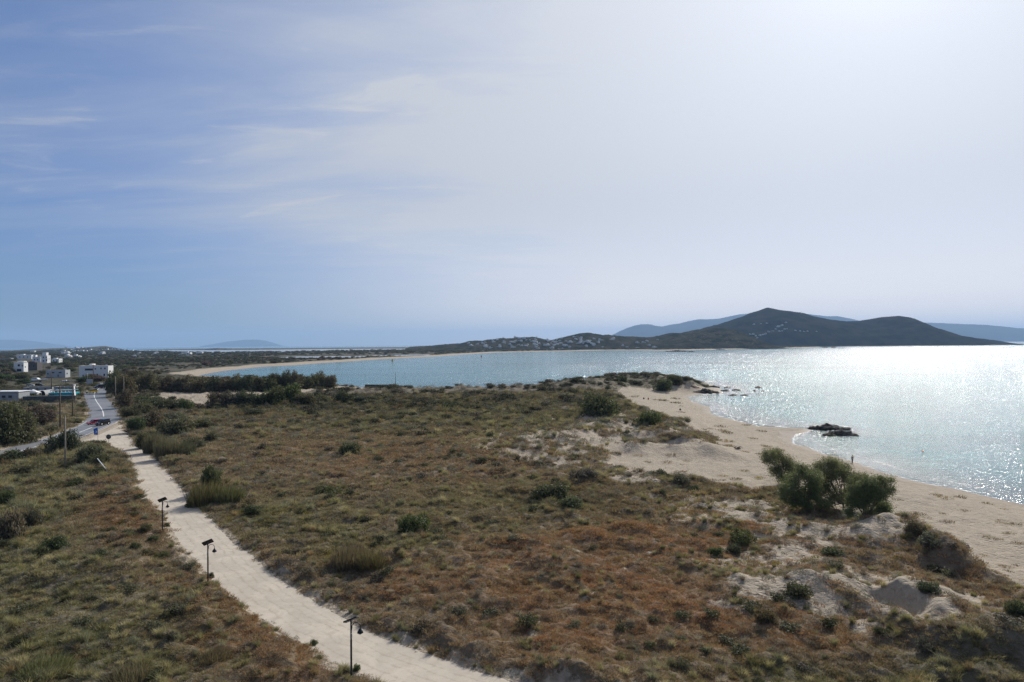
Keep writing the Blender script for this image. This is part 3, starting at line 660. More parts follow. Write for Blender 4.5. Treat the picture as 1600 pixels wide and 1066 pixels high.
def limbs_mesh(name, base, L, r0, seed, mat=None):
    rng = random.Random(seed); mb = MB(); base = Vector(base)
    fork = base+Vector((rng.uniform(-.1, .1), rng.uniform(-.1, .1), 0.18*max(l[2] for l in L)))
    for (x, y, z, rx, ry, rz) in L:
        e = Vector((x, y, z)); m1 = fork.lerp(e, 0.45)+Vector((rng.uniform(-.15, .15), rng.uniform(-.15, .15), -0.05))*rx*1.4
        mb.tube([base, fork, m1, e], [r0, r0*.75, r0*.42, r0*.13], 6)
        for k in range(3):
            t = e+Vector((rng.uniform(-.8, .8)*rx, rng.uniform(-.8, .8)*ry, rng.uniform(0, .8)*rz)); mb.tube([m1, m1.lerp(t, .5)+Vector((0, 0, .1*rz)), t], [r0*.3, r0*.18, r0*.05], 5)
    bmesh.ops.recalc_face_normals(mb.bm, faces=mb.bm.faces); me = bpy.data.meshes.new(name); mb.bm.to_mesh(me); mb.bm.free(); me.materials.append(mat or M_BARK); return me
def rand_lumps(seed, K, R, z0, z1, r0, r1, flat=0.85):
    rng = random.Random(seed); L = []
    for k in range(K):
        a = k*2.399+rng.uniform(-.5, .5); d = R*math.sqrt((k+.3)/K)*rng.uniform(.75, 1.1); f = 1-(d/R)**2*0.6
        r = rng.uniform(r0, r1); z = z0+(z1-z0)*rng.uniform(.25, 1.0)*f; L.append((d*math.cos(a), d*math.sin(a), z, r, r*rng.uniform(.8, 1.1), r*flat))
    return L
# generic plants, about one metre in radius (shrubs) or six metres high (trees)
TREES = []
for s in range(4):
    L = rand_lumps(40+s, 13, 2.8, 0.7, 4.7, 1.0, 1.7)+[(2.0*math.cos(a*1.05+s), 2.0*math.sin(a*1.05+s), .75, 1.25, 1.25, .95) for a in range(6)]
    TREES.append((crown_mesh('crown', L, 800, 7, 0.26, 0.42, 40+s, zmin=.05), limbs_mesh('trunk', (0, 0, -.3), L, .22, 40+s)))
SHRUBS = []
for s in range(4):
    L = rand_lumps(60+s, 11, .68, .06, .55, .26, .44)
    SHRUBS.append((crown_mesh('foliage', L, 620, 6, .05, .10, 60+s, zmin=.0), limbs_mesh('stem', (0, 0, -.1), L, .05, 60+s)))
def reed_np(seed, n, R, h, w, lean=0.25):
    rng = np.random.default_rng(seed); a = rng.uniform(0, 6.28, n); r = R*np.sqrt(rng.uniform(0, 1, n)); b = np.stack([r*np.cos(a), r*np.sin(a), np.full(n, -.03)], -1)
    hh = h*rng.uniform(.5, 1.05, n)*(1-.45*(r/R)**2); t = b+np.stack([rng.normal(size=n)*lean*hh-.15*hh+b[:, 0]*.25, rng.normal(size=n)*lean*hh+b[:, 1]*.25, hh], -1)
    return blade_tris(b, t, np.full(n, w), .2, rng)
REEDS = []
for s in range(2):
    v, q, tr = reed_np(80+s, 900, 1.0, 1.25, .03, .14); REEDS.append(mesh_np('blades', v, quads=q, tris=tr, mat=M_LEAF))
GREENS = {'dark': (.075, .086, .046), 'mid': (.088, .10, .046), 'olive': (.12, .115, .068), 'grey': (.115, .110, .082), 'bright': (.10, .12, .042), 'brown': (.125, .100, .068), 'tam': (.18, .195, .10), 'tam2': (.15, .18, .085), 'reed': (.155, .14, .08), 'dead': (.15, .135, .11)}
def jit(c, s=0.12): return tuple(x*(1+random.uniform(-s, s)) for x in c)+(1.0,)
random.seed(5)
_tree_src = {}
def place_plant(kind, px, py, wpx, hpx, tone, name, label, cat, group=None, var=None):
    """kind tree/shrub/reed; px,py = foot in the photograph, wpx,hpx = its size there"""
    g = ground(px, py); sc = g.y/FPX; w = wpx*sc; h = hpx*sc; v = random.randrange(4) if var is None else var
    key = (kind, v)
    root = empty(name, (g.x, g.y, g.z-.05), random.uniform(0, 6.28)); tag(root, label, cat, group)
    if kind == 'tree': ms = [('crown', TREES[v][0]), ('trunk', TREES[v][1])]; s3 = (w/6.2, w/6.2, h/5.0)
    elif kind == 'shrub': ms = [('foliage', SHRUBS[v][0]), ('stem', SHRUBS[v][1])]; s3 = (w/1.9, w/1.9, h/.82)
    else: ms = [('blades', REEDS[v % 2])]; s3 = (w/2.3, w/2.3, h/1.2)
    for nme, me in ms:
        o = link(nme, me, root); o.scale = s3
        if nme != 'trunk' and nme != 'stem': o.color = jit(GREENS[tone])
    return root

# the tall dense row behind the sandy lot, left to right
ROW = [(246,611,26,22),(262,612,26,24),(279,612,28,25),(298,613,28,25),(316,613,26,24),(333,612.5,26,26),(351,612.5,27,27),(369,612,25,26),(386,611,24,27),(403,611,24,26),(418,610,22,27),(433,609.5,22,28),(448,609,22,28),(462,608,20,27),(476,607.5,20,26),(489,606.5,20,25),(502,606,19,24),(515,605.5,17,21)]
for i, (x, y, w, h) in enumerate(ROW):
    place_plant('tree', x+random.uniform(-3, 3), y, w*random.uniform(1.0, 1.35), h*random.uniform(.82, 1.1), random.choice(['dark', 'olive', 'mid']) if i > 8 else random.choice(['olive', 'brown', 'dark']), 'dense_tree', 'dark round-crowned tree in the long dense row between the sandy lot and the bay', 'tree', 'trees of the dense row by the bay')
LB = [('tree',338,634,34,22,'olive','grey-green bushy tree at the left end of the clump on the sandy lot'),('tree',362,636,34,26,'grey','greyish bushy tree second in the clump on the sandy lot'),('tree',386,636,32,27,'dark','dark bushy tree in the middle of the clump on the sandy lot'),('tree',406,635,22,20,'mid','smaller green bushy tree ending the clump on the sandy lot'),
 ('tree',430,634,36,32,'mid','tall bright-topped bushy tree behind the heath, left of the gap to the beach'),('tree',455,632,38,34,'bright','tallest light green bushy tree in front of the dense row'),('tree',478,632,32,20,'olive','low olive bushy tree right of the tallest light green one'),('shrub',502,629,30,14,'olive','low wide olive shrub at the right end of the bushy trees'),('shrub',537,629,36,20,'dark','dark green shrub standing alone right of the bushy trees'),('shrub',566,628,30,12,'grey','greyish low shrub near the dark fence by the bay')]
for k, x, y, w, h, tn, lab in LB: place_plant(k, x, y, w, h, tn, 'bushy_tree' if k == 'tree' else 'shrub', lab, 'tree' if k == 'tree' else 'shrub')
RB = [('tree',181,612,22,30,'olive','olive tree against the white building at the road bend'),('tree',194,619,24,30,'brown','brownish tree right of the road behind two wooden poles'),('tree',212,612,26,30,'dark','dark tree behind the brownish one right of the road'),('tree',230,612,24,28,'olive','olive tree at the left end of the dense row, nearest the road'),('shrub',196,636,22,26,'brown','reddish brown bush at the road edge below the poles'),
 ('shrub',187,625,12,10,'dark','small dark bush at the edge of the asphalt'),('shrub',240,634,48,16,'mid','wide green bush at the left edge of the sandy lot'),('shrub',262,642,40,20,'dark','dark bush in the left corner of the sandy lot'),('shrub',288,640,22,16,'mid','fresh green bush jutting into the sandy lot'),
 ('shrub',204,652,24,18,'dark','dark bush beside the road opposite the parked cars'),('shrub',222,648,30,20,'olive','olive bush behind the dark roadside bush'),('shrub',212,672,28,22,'dark','dark bush where the sandy path leaves the road'),('shrub',238,668,36,26,'olive','large olive bush above the path entrance'),('shrub',262,660,40,16,'grey','grey twiggy bush among the roadside thicket'),('shrub',272,678,46,28,'olive','broad olive bush in the middle of the thicket right of the path'),('shrub',272,654,26,10,'bright','bright green low bush behind the thicket'),
 ('reed',240,706,26,34,'reed','upright light green reeds at the path edge'),('reed',262,712,30,32,'reed','pale green reeds beside the thicket right of the path'),('reed',286,712,30,26,'olive','drier reeds at the foot of the thicket'),('shrub',302,706,32,24,'olive','olive bush at the right end of the roadside thicket'),('shrub',226,700,22,26,'dark','dark bush overhanging the path edge'),('shrub',330,690,20,14,'dark','dark small bush right of the roadside thicket'),('shrub',318,668,30,14,'olive','low olive bush on the heath behind the thicket')]
for k, x, y, w, h, tn, lab in RB: place_plant(k, x, y, w*1.3, h*1.12, tn, {'tree': 'roadside_tree', 'shrub': 'shrub', 'reed': 'reed_clump'}[k], lab, {'tree': 'tree', 'shrub': 'bush', 'reed': 'reeds'}[k])
LFT = [('tree',8,692,60,62,'mid','large dark green tree at the left edge beside the asphalt road'),('tree',38,690,40,46,'olive','olive tree next to the large one left of the road'),('tree',0,664,50,40,'olive','tree behind the large one at the left edge'),('tree',62,664,34,30,'brown','reddish brown bare-looking tree on the roadside meadow'),('shrub',74,659,20,14,'dark','dark bush at the foot of the reddish tree'),
 ('shrub',52,637,16,12,'olive','olive bush against the dark compound wall'),('shrub',102,706,50,36,'dark','big dark round bush in front of the asphalt road'),('shrub',142,722,44,34,'grey','grey-brown bush in front of the blue flag'),('shrub',158,728,34,24,'olive','olive bush behind the fallen white pole'),('shrub',18,722,50,20,'dark','dark thicket at the left edge in front of the road'),('shrub',48,716,30,18,'brown','twiggy brown bush in the thicket before the road'),
 ('shrub',124,639,16,10,'mid','green bush at the corner of the compound wall'),('shrub',122,661,14,7,'olive','low bush on the grass verge inside the road bend'),('shrub',15,842,44,54,'dead','large grey leafless bush at the left edge of the slope'),('shrub',52,822,34,32,'grey','grey twiggy bush beside the leafless one'),('shrub',86,862,44,26,'dark','dark green bush on the left slope below the grey ones'),('shrub',64,870,30,18,'mid','green bush left of the dark one on the slope'),('shrub',40,742,40,22,'olive','olive bush on the slope beneath the wooden pole'),('shrub',12,790,30,30,'mid','green bush above the leafless one at the left edge'),('shrub',120,757,28,12,'dark','flat dark bush between the wooden pole and the path')]
for k, x, y, w, h, tn, lab in LFT: place_plant(k, x, y, w*1.15, h, tn, {'tree': 'tree', 'shrub': 'bush'}[k], lab, {'tree': 'tree', 'shrub': 'bush'}[k])
MID = [('shrub',937,651,70,40,'mid','big round green bush standing alone on the heath inland of the beach'),('shrub',1014,664,52,28,'mid','round green bush on the pale dune right of the big lone one'),('shrub',1036,610,36,22,'dark','dark cone-shaped bush on the headland'),('shrub',1056,601,30,18,'dark','dark rounded bush at the tip of the headland'),('shrub',971,598,20,13,'dark','small dark bush on the crest of the headland'),
 ('shrub',545,711,34,24,'dark','dark compact bush in the middle of the brown heath'),('shrub',510,775,46,18,'bright','flat bright green bush on the heath near the reeds'),('shrub',645,830,56,28,'mid','tufted dark green bush right of the tall grass clump'),('shrub',862,776,60,26,'dark','wide dark bush in the hollow behind the rust-brown slope'),('shrub',892,792,44,18,'olive','olive bush beside the wide dark one'),('shrub',915,745,44,14,'grey','grey bush at the inland edge of the white dune'),
 ('shrub',708,640,30,14,'dark','dark bush far back on the heath near the bay'),('shrub',848,610,20,9,'olive','small bush on the skyline of the heath before the bay'),('shrub',760,650,18,10,'dark','small dark bush on the far heath'),('shrub',1160,848,48,26,'mid','fresh green bush on the sandy slope below the beach trees'),('shrub',1145,862,28,14,'dark','dark cushion below the fresh green bush'),('shrub',1118,866,24,14,'mid','green cushion left of the fresh green bush'),('shrub',1064,753,34,13,'grey','grey bush at the beach edge left of the tree group'),('shrub',1085,768,20,10,'dark','dark little bush at the foot of the beach dune'),
 ('shrub',1030,745,30,12,'dark','dark flat bush on the white dune'),('shrub',1430,832,34,20,'olive','olive tussocky bush capping the dune beside the beach'),('shrub',1455,852,44,20,'grey','grey bush spilling over the dune edge above the beach'),('shrub',1300,868,40,14,'mid','green low bush below the pale sand slope'),('shrub',1197,972,38,24,'olive','round grey-green bush on the brown slope below the blowout'),('shrub',1378,990,26,14,'mid','blue-green cushion between the sand blowouts'),('shrub',1446,1012,34,18,'grey','grey-green cushion near the right sand blowout'),('shrub',1450,925,38,18,'dark','dark bush growing inside the sand bowl'),('shrub',1245,930,50,24,'dark','dark bush on the dune left of the sand bowl'),
 ('shrub',1596,960,44,24,'dark','dark bush at the right edge of the picture by the beach'),('shrub',575,1000,0,0,None,None)]
for k, x, y, w, h, tn, lab in MID:
    if lab: place_plant(k, x, y, w*1.1, h, tn, 'shrub', lab, 'bush')
GR = [(206,806,20,8),(227,829,26,14),(204,839,20,10),(239,844,22,9),(171,833,30,10),(212,855,20,9),(228,866,24,9),(155,872,38,14),(188,819,14,7),(252,870,26,9),(261,823,10,8)]
for i, (x, y, w, h) in enumerate(GR):
    place_plant('shrub', x, y, w, h, 'bright' if i in (8, 9) else 'mid', 'cushion_shrub', 'small fresh green cushion shrub on the brown bank left of the path lamps', 'shrub', 'green cushion shrubs on the bank by the lamps')
for x, y, w, h, lab in ((322,786,60,42,'big reedy grass clump on the right edge of the path'),(355,784,56,34,'second reedy clump joined to the big one by the path'),(548,880,64,36,'tall straw-green grass clump in the heath right of the path'),(580,884,50,28,'lower grass clump joined to the tall one'),(460,900,0,0,None),(200,1066,70,34,'pale straw grass tussock on the left foreground slope'),(70,1050,80,28,'broad straw grass tussock at the bottom left'),(335,1030,50,20,'straw grass tussock near the path in the foreground')):
    if lab: place_plant('reed', x, y, w, h, 'olive' if 'straw' not in lab else 'reed', 'grass_clump', lab, 'grass')
for x, y, w, h, lab in ((330,903,12,10,'small green plant at the left edge of the path past the second lamp'),(490,1008,16,10,'green plant at the path edge before the nearest lamp'),(557,1048,16,14,'spiky green plant beside the foot of the nearest lamp'),(300,792,22,12,'green bush at the foot of the big reedy clump'),(330,758,40,34,'olive bush behind the big reedy clump'),(395,800,40,12,'green low bush behind the yellow flowers right of the path')):
    place_plant('shrub', x, y, w, h, 'mid', 'shrub', lab, 'plant')

# ------------------------------------------------------------------ the tamarisk group on the beach: each built from its own crown lumps
def beach_tree(label, foot, lumps, nclump, tone, seed, r0=.22, per=9):
    g = ground(*foot); root = empty('tamarisk_tree', g); tag(root, label, 'tree', 'tamarisk trees at the back of the beach')
    sc = g.y/FPX; L = []; rg = random.Random(seed)
    for (x, y, r) in lumps:
        Y = g.y+rg.uniform(-1.2, 1.6)*r*sc*.6; p = aty(float(x), float(y), Y); q = r*sc
        L.append((p[0]-g.x, p[1]-g.y, max(p[2]-g.z, q*.5), q, q*1.15, q*.85))
    for (lx, ly, lz, a_, b_, c_) in list(L):
        for q_ in range(3):
            u_ = (rg.uniform(-1, 1), rg.uniform(-1, 1), rg.uniform(-.5, 1)); f_ = rg.uniform(.22, .42); L.append((lx+u_[0]*a_, ly+u_[1]*b_, max(lz+u_[2]*c_, .3), a_*f_, b_*f_, c_*f_))
    L0 = L[:len(lumps)]
    c = link('crown', crown_mesh('crown', L, int(nclump*2.0), per, .24, .19, seed, .4, shell=.15, zmin=.15), root); c.color = GREENS[tone]+(1,)
    link('trunk', limbs_mesh('trunk', (0, 0, -.4), L0, r0*.5, seed), root)
beach_tree('small bushy tamarisk at the left of the group on the beach', (1228, 756), [(1200,716,12),(1214,710,12),(1228,722,14),(1238,735,13),(1212,735,13),(1224,748,11),(1196,708,6)], 1500, 'tam', 1)
beach_tree('low wide green tamarisk second from the left on the beach', (1262, 796), [(1238,752,14),(1256,738,14),(1270,748,15),(1228,765,13),(1248,770,15),(1268,775,13),(1240,784,12),(1286,788,10),(1256,788,12),(1225,778,9),(1272,760,12)], 2000, 'tam2', 2)
beach_tree('tallest tamarisk with a see-through crown and bare branches on the beach', (1318, 796), [(1272,770,11),(1286,757,11),(1336,768,11),(1324,779,9),(1290,760,9),(1305,765,8),(1334,766,9),(1348,758,10),(1282,730,13),(1300,724,13),(1318,732,13),(1334,746,10),(1352,754,11),(1296,742,13),(1272,742,11),(1322,748,11),(1346,746,8),(1288,770,9),(1308,738,12),(1332,752,9),(1280,782,8),(1302,778,10),(1318,772,10),(1295,788,9),(1325,786,8)], 2700, 'tam', 3, .28)
beach_tree('rightmost spreading tamarisk of the group at the edge of the sand', (1352, 818), [(1342,770,12),(1358,756,13),(1376,752,11),(1388,766,10),(1372,772,13),(1350,786,13),(1378,790,12),(1336,788,10),(1360,803,10),(1392,750,5),(1328,802,8),(1362,775,13),(1345,762,11),(1384,796,9),(1370,806,9),(1350,810,9),(1330,778,9)], 2300, 'tam2', 4)

# ------------------------------------------------------------------ evergreen trees of the plain behind the road and bay
random.seed(11)
def plain_ok(x, y):
    A = lambda v: np.array([v], float)
    return sdist(A(x), A(y), COAST)[0] > 25 and sdist(A(x), A(y), LAGOON1)[0] < -15 and sdist(A(x), A(y), LAGOON2)[0] < -15 and sdist(A(x), A(y), roadPoly)[0] < -6
KEEPOUT = [(118,176,570,593),(68,110,574,592),(18,64,563,584),(24,78,548,572),(38,114,585,606),(-20,122,600,632),(128,200,596,640),(262,420,571,582)]
n = 0
while n < 230:
    px = random.uniform(-60, 560); D = random.uniform(0, 1)**1.3*1000+430; py = float(topx(np.array([(px-800)/FPX*D]), np.array([D]), np.array([3.0]))[1][0])
    if any(a < px < b and c < py < d for a, b, c, d in KEEPOUT): continue
    X, Y = (px-800)/FPX*D, D
    if not plain_ok(X, Y): continue
    if 230 < px < 420 and py > 566 and random.random() < .75: continue
    v = random.randrange(4); root = empty('plain_tree', (X, Y, gz(X, Y)-.2), random.uniform(0, 6.28))
    tag(root, 'dark evergreen tree scattered over the scrubby plain behind the road and the bay', 'tree', 'evergreen trees on the plain')
    s = random.uniform(.6, 1.25); o = link('crown', TREES[v][0], root); o.scale = (s*1.3, s*1.3, s*.85); o.color = jit(GREENS[random.choice(['dark', 'dark', 'olive', 'mid', 'brown'])], .25)
    o = link('trunk', TREES[v][1], root); o.scale = (s*1.3, s*1.3, s*.85); n += 1

# ------------------------------------------------------------------ ground cover, scattered as stuff
def lib(name, meshes):
    c = bpy.data.collections.new(name)
    for i, me in enumerate(meshes):
        me.materials.clear(); me.materials.append(M_LEAFI); o = bpy.data.objects.new('%s_%s' % (name, 'abcdefgh'[i]), me); c.objects.link(o)
    return c
def cushion(seed, n, h, size, shell=.7):
    rng = np.random.default_rng(seed); u = unit(rng.normal(size=(n, 3))); u[:, 2] = np.abs(u[:, 2]); r = rng.uniform(shell, 1.0, n)
    lob = 1+.18*np.sin(np.arctan2(u[:, 1], u[:, 0])*3+seed)+.12*np.sin(np.arctan2(u[:, 1], u[:, 0])*5+seed*2)
    p = u*r[:, None]*np.array([.5, .5, h])*lob[:, None]; v, q = leaf_quads(p, u, size, .5, .5, rng); return mesh_np('plant', v, quads=q)
def tussock(seed, n, R, h, w, lean):
    v, q, t = reed_np(seed, n, R, h, w, lean); return mesh_np('plant', v, quads=q, tris=t)
C_CUSH = lib('cushion_plant', [cushion(s, 230, .42+.06*s, .085) for s in range(3)])
C_TUFT = lib('tussock_plant', [tussock(10+s, 150, .22, .75, .022, .42) for s in range(3)])
C_HERB = lib('herb_plant', [tussock(20+s, 90, .5, .22, .03, .5) for s in range(3)])
C_TWIG = lib('dry_twig_plant', [tussock(30+s, 110, .16, .48, .016, .8) for s in range(3)])
C_BUSH = lib('bush_plant', [crown_mesh('plant', rand_lumps(90+s, 7, .34, .06, .30, .14, .25), 150, 5, .04, .085, 90+s) for s in range(3)])

def scatter(name, coll, P3, tint, scl, rot, label=None):
    me = bpy.data.meshes.new(name); me.vertices.add(len(P3)); me.vertices.foreach_set('co', P3.astype(np.float32).ravel())
    attr(me, 'tint', np.concatenate([tint, np.ones((len(P3), 1))], 1), 'FLOAT_COLOR'); attr(me, 'scl', scl, 'FLOAT_VECTOR'); attr(me, 'rot', rot, 'FLOAT_VECTOR')
    attr(me, 'pick', RNG.integers(0, 3, len(P3)), 'INT'); me.materials.append(M_LEAFI)
    o = link(name, me); tag(o, kind='stuff'); g = bpy.data.node_groups.new(name+'_nodes', 'GeometryNodeTree')
    g.interface.new_socket('Geometry', in_out='INPUT', socket_type='NodeSocketGeometry'); g.interface.new_socket('Geometry', in_out='OUTPUT', socket_type='NodeSocketGeometry')
    gi = g.nodes.new('NodeGroupInput'); go = g.nodes.new('NodeGroupOutput'); ip = g.nodes.new('GeometryNodeInstanceOnPoints'); ci = g.nodes.new('GeometryNodeCollectionInfo')
    ci.inputs['Collection'].default_value = coll; ci.inputs['Separate Children'].default_value = True; ci.inputs['Reset Children'].default_value = True
    def na(nm, ty):
        a = g.nodes.new('GeometryNodeInputNamedAttribute'); a.data_type = ty; a.inputs['Name'].default_value = nm; return a.outputs['Attribute']
    g.links.new(gi.outputs[0], ip.inputs['Points']); g.links.new(ci.outputs[0], ip.inputs['Instance']); ip.inputs['Pick Instance'].default_value = True
    g.links.new(na('pick', 'INT'), ip.inputs['Instance Index']); g.links.new(na('scl', 'FLOAT_VECTOR'), ip.inputs['Scale'])
    e2r = g.nodes.new('FunctionNodeEulerToRotation'); g.links.new(na('rot', 'FLOAT_VECTOR'), e2r.inputs[0]); g.links.new(e2r.outputs[0], ip.inputs['Rotation'])
    g.links.new(ip.outputs[0], go.inputs[0]); md = o.modifiers.new('scatter', 'NODES'); md.node_group = g; return o
def cand(r0, r1, dens, th=0.80):
    n = int(dens*th*(r1*r1-r0*r0)); a = RNG.uniform(-th, th, n); r = np.sqrt(RNG.uniform(r0*r0, r1*r1, n)); return r*np.sin(a), r*np.cos(a)
def sites(bands):
    X = []; Y = []
    for b in bands: x, y = cand(*b); X.append(x); Y.append(y)
    X = np.concatenate(X); Y = np.concatenate(Y); k = (sdist(X, Y, COAST) > 7) & (sdist(X, Y, pathPoly) < -0.25) & (sdist(X, Y, roadPoly) < -0.5) & (sdist(X, Y, CLEAR_SAND) < 0)
    X, Y = X[k], Y[k]; Z = height(X, Y); s, r, g, cd = zones(X, Y); return X, Y, Z, s, r, g
def emit(name, coll, X, Y, Z, tint, base, flat=1.0, sink=.04):
    n = len(X); s = base*RNG.uniform(.65, 1.45, n); scl = np.stack([s, s*RNG.uniform(.8, 1.2, n), s*flat*RNG.uniform(.75, 1.25, n)], -1)
    rot = np.stack([RNG.normal(size=n)*.08, RNG.normal(size=n)*.08, RNG.uniform(0, 6.28, n)], -1)
    PX, PY = topx(X, Y, Z); heath = np.clip(B(PX, PY, 640, 634, 400, 26)+.8*B(PX, PY, 980, 600, 120, 14)+.5*B(PX, PY, 870, 775, 90, 18), 0, 1)*np.clip(1+.9*fbm(X, Y, 30, 3, 430), .3, 1.4)
    tint = tint*RNG.uniform(.75, 1.3, (n, 1))*(1-.42*np.clip(heath, 0, 1))[:, None]; print(name, n); scatter(name, coll, np.stack([X, Y, Z-sink], -1), tint, scl, rot)
def pal(n, cols, w):
    i = RNG.choice(len(cols), n, p=np.array(w)/sum(w)); return np.array(cols)[i]
def growth():
    # low herbs: a mat over everything that is not bare sand
    X, Y, Z, s, r, g = sites([(34, 70, 6.5), (70, 120, 3.4), (120, 200, 1.3), (200, 330, .35)])
    k = RNG.uniform(size=len(X)) > np.clip(s*1.15, 0, .985); X, Y, Z, s, r, g = [a[k] for a in (X, Y, Z, s, r, g)]; n = len(X)
    R = np.hypot(X, Y); cr = pal(n, [(.30, .17, .095), (.25, .155, .098), (.31, .23, .14)], [5, 3, 2]); cg = pal(n, [(.185, .185, .085), (.26, .245, .125), (.13, .135, .07)], [4, 3, 3]); cn = pal(n, [(.25, .20, .14), (.20, .17, .125), (.29, .24, .165)], [4, 4, 3])
    yel = pal(n, [(.20, .17, .03)], [1]); t = cn*(1-r)[:, None]+cr*r[:, None]; t = t*(1-g)[:, None]+cg*g[:, None]
    PX, PY = topx(X, Y, Z); yb = B(PX, PY, 400, 805, 60, 12)+.8*B(PX, PY, 1200, 880, 160, 14)+B(PX, PY, 520, 860, 40, 14)+.7*B(PX, PY, 1150, 800, 100, 30)
    yk = RNG.uniform(size=n) < yb*.35; t[yk] = yel[yk]
    emit('low_herbs', C_HERB, X, Y, Z, t, 1.0*np.clip(R/75, .8, 3.2), 1.1)
    # cushions of phrygana
    X, Y, Z, s, r, g = sites([(34, 75, .85), (75, 130, .75), (130, 220, .42), (220, 340, .17), (340, 500, .11)])
    PX, PY = topx(X, Y, Z); dn = sstep(-.35, .45, fbm(X, Y, 9, 3, 401)); dm, dz = duney(X, Y); p = np.maximum(dn*np.where(s > .5, .32, 1.0), dm*sstep(.3, .75, dz)*1.2)*np.where(sdist(X, Y, sandPoly) > 0, .0, 1)
    k = RNG.uniform(size=len(X)) < p; X, Y, Z, s, r, g = [a[k] for a in (X, Y, Z, s, r, g)]; n = len(X); R = np.hypot(X, Y)
    t = pal(n, [(.145, .155, .135), (.20, .205, .18), (.12, .108, .085), (.19, .13, .088), (.09, .098, .062)], [4, 3, 2.5, 3.5, 2]); t = t*(1-.35*g)[:, None]+np.array([.065, .075, .04])*(.35*g)[:, None]
    emit('heath_cushions', C_CUSH, X, Y, Z, t, .76*np.clip(R/85, .9, 3.0), .9)
    # little plants creeping over the sandy verges of the path
    X, Y = cand(40, 220, 2.2); dp = sdist(X, Y, pathPoly); k = (dp > -2.6) & (dp < .12) & (RNG.uniform(size=len(X)) < sstep(.6, -1.2, dp+.6*fbm(X, Y, 3, 2, 420))*.8+.02); X, Y = X[k], Y[k]; R = np.hypot(X, Y)
    emit('verge_plants', C_CUSH, X, Y, height(X, Y), pal(len(X), [(.12, .115, .08), (.17, .13, .09), (.08, .09, .05), (.22, .20, .13)], [3, 2, 3, 1]), .36*np.clip(R/85, .9, 2.0), .9)
    # tussocks of grass
    X, Y, Z, s, r, g = sites([(34, 75, 2.8), (75, 130, 1.2), (130, 220, .45), (220, 330, .12)])
    p = np.clip(.16-.12*r+.75*g+.35*B(*topx(X, Y, Z), 870, 700, 130, 30)+.3*(s > .4), 0, 1)*sstep(-.5, .3, fbm(X, Y, 6, 3, 402))*np.where(s > .75, .12, 1)*np.where(sdist(X, Y, sandPoly) > 0, 0, 1)
    k = RNG.uniform(size=len(X)) < p; X, Y, Z, s, r, g = [a[k] for a in (X, Y, Z, s, r, g)]; n = len(X); R = np.hypot(X, Y)
    t = pal(n, [(.27, .25, .14), (.20, .19, .10), (.36, .32, .20), (.22, .22, .15), (.28, .21, .125)], [4, 3, 2, 2, 1.5])
    emit('grass_tussocks', C_TUFT, X, Y, Z, t, .85*np.clip(R/85, .9, 2.6)*(1+.5*g*(fbm(X, Y, 5, 2, 411) > 0)), 1.0)
    X, Y, Z, s, r, g = sites([(34, 90, .55), (90, 150, .22)]); k = (RNG.uniform(size=len(X)) < sstep(-.3, .5, fbm(X, Y, 8, 3, 409))) & (sdist(X, Y, sandPoly) < 0); X, Y, Z, s, r, g = [a[k] for a in (X, Y, Z, s, r, g)]; R = np.hypot(X, Y)
    emit('dry_twigs', C_TWIG, X, Y, Z, pal(len(X), [(.22, .19, .155), (.16, .13, .10), (.28, .25, .20)], [4, 3, 2]), 1.1*np.clip(R/85, .9, 1.8), 1.0)
    # darker shrublets
    X, Y, Z, s, r, g = sites([(34, 90, .055), (90, 160, .04), (160, 260, .035), (260, 500, .045)])
    p = sstep(-.1, .6, fbm(X, Y, 16, 3, 403)+.5*g)*np.where(s > .6, .1, 1)*(sdist(X, Y, sandPoly) < 0); k = RNG.uniform(size=len(X)) < p; X, Y, Z, s, r, g = [a[k] for a in (X, Y, Z, s, r, g)]; n = len(X); R = np.hypot(X, Y)
    t = pal(n, [(.07, .078, .042), (.095, .095, .058), (.115, .10, .075)], [4, 3, 2]); emit('dark_shrublets', C_BUSH, X, Y, Z, t, 1.9*np.clip(R/120, .9, 2.2), .85)
    # far scrub over the plain
    X, Y = cand(380, 1500, .009); X2, Y2 = cand(1500, 4600, .0016); X, Y = np.r_[X, X2], np.r_[Y, Y2]
    k = (sdist(X, Y, COAST) > 30) & (sdist(X, Y, LAGOON1) < -12) & (sdist(X, Y, LAGOON2) < -12) & (X < 1500) & (sstep(-.6, .2, fbm(X, Y, 90, 3, 404)) > RNG.uniform(size=len(X))) & (sdist(X, Y, roadPoly) < -5)
    X, Y = X[k], Y[k]; PX, PY = topx(X, Y, np.full(len(X), 3.))
    ok = np.ones(len(X), bool)
    for a, b, c, d in KEEPOUT[:-1]: ok &= ~((PX > a) & (PX < b) & (PY > c+6) & (PY < d))
    X, Y = X[ok], Y[ok]; n = len(X); Z = height(X, Y); R = np.hypot(X, Y); t = pal(n, [(.045, .053, .028), (.07, .074, .040), (.09, .076, .052)], [5, 4, 2])
    emit('far_scrub', C_BUSH, X, Y, Z, t, 5.5*np.clip(R/900, .75, 2.6), .6, .2)
growth()
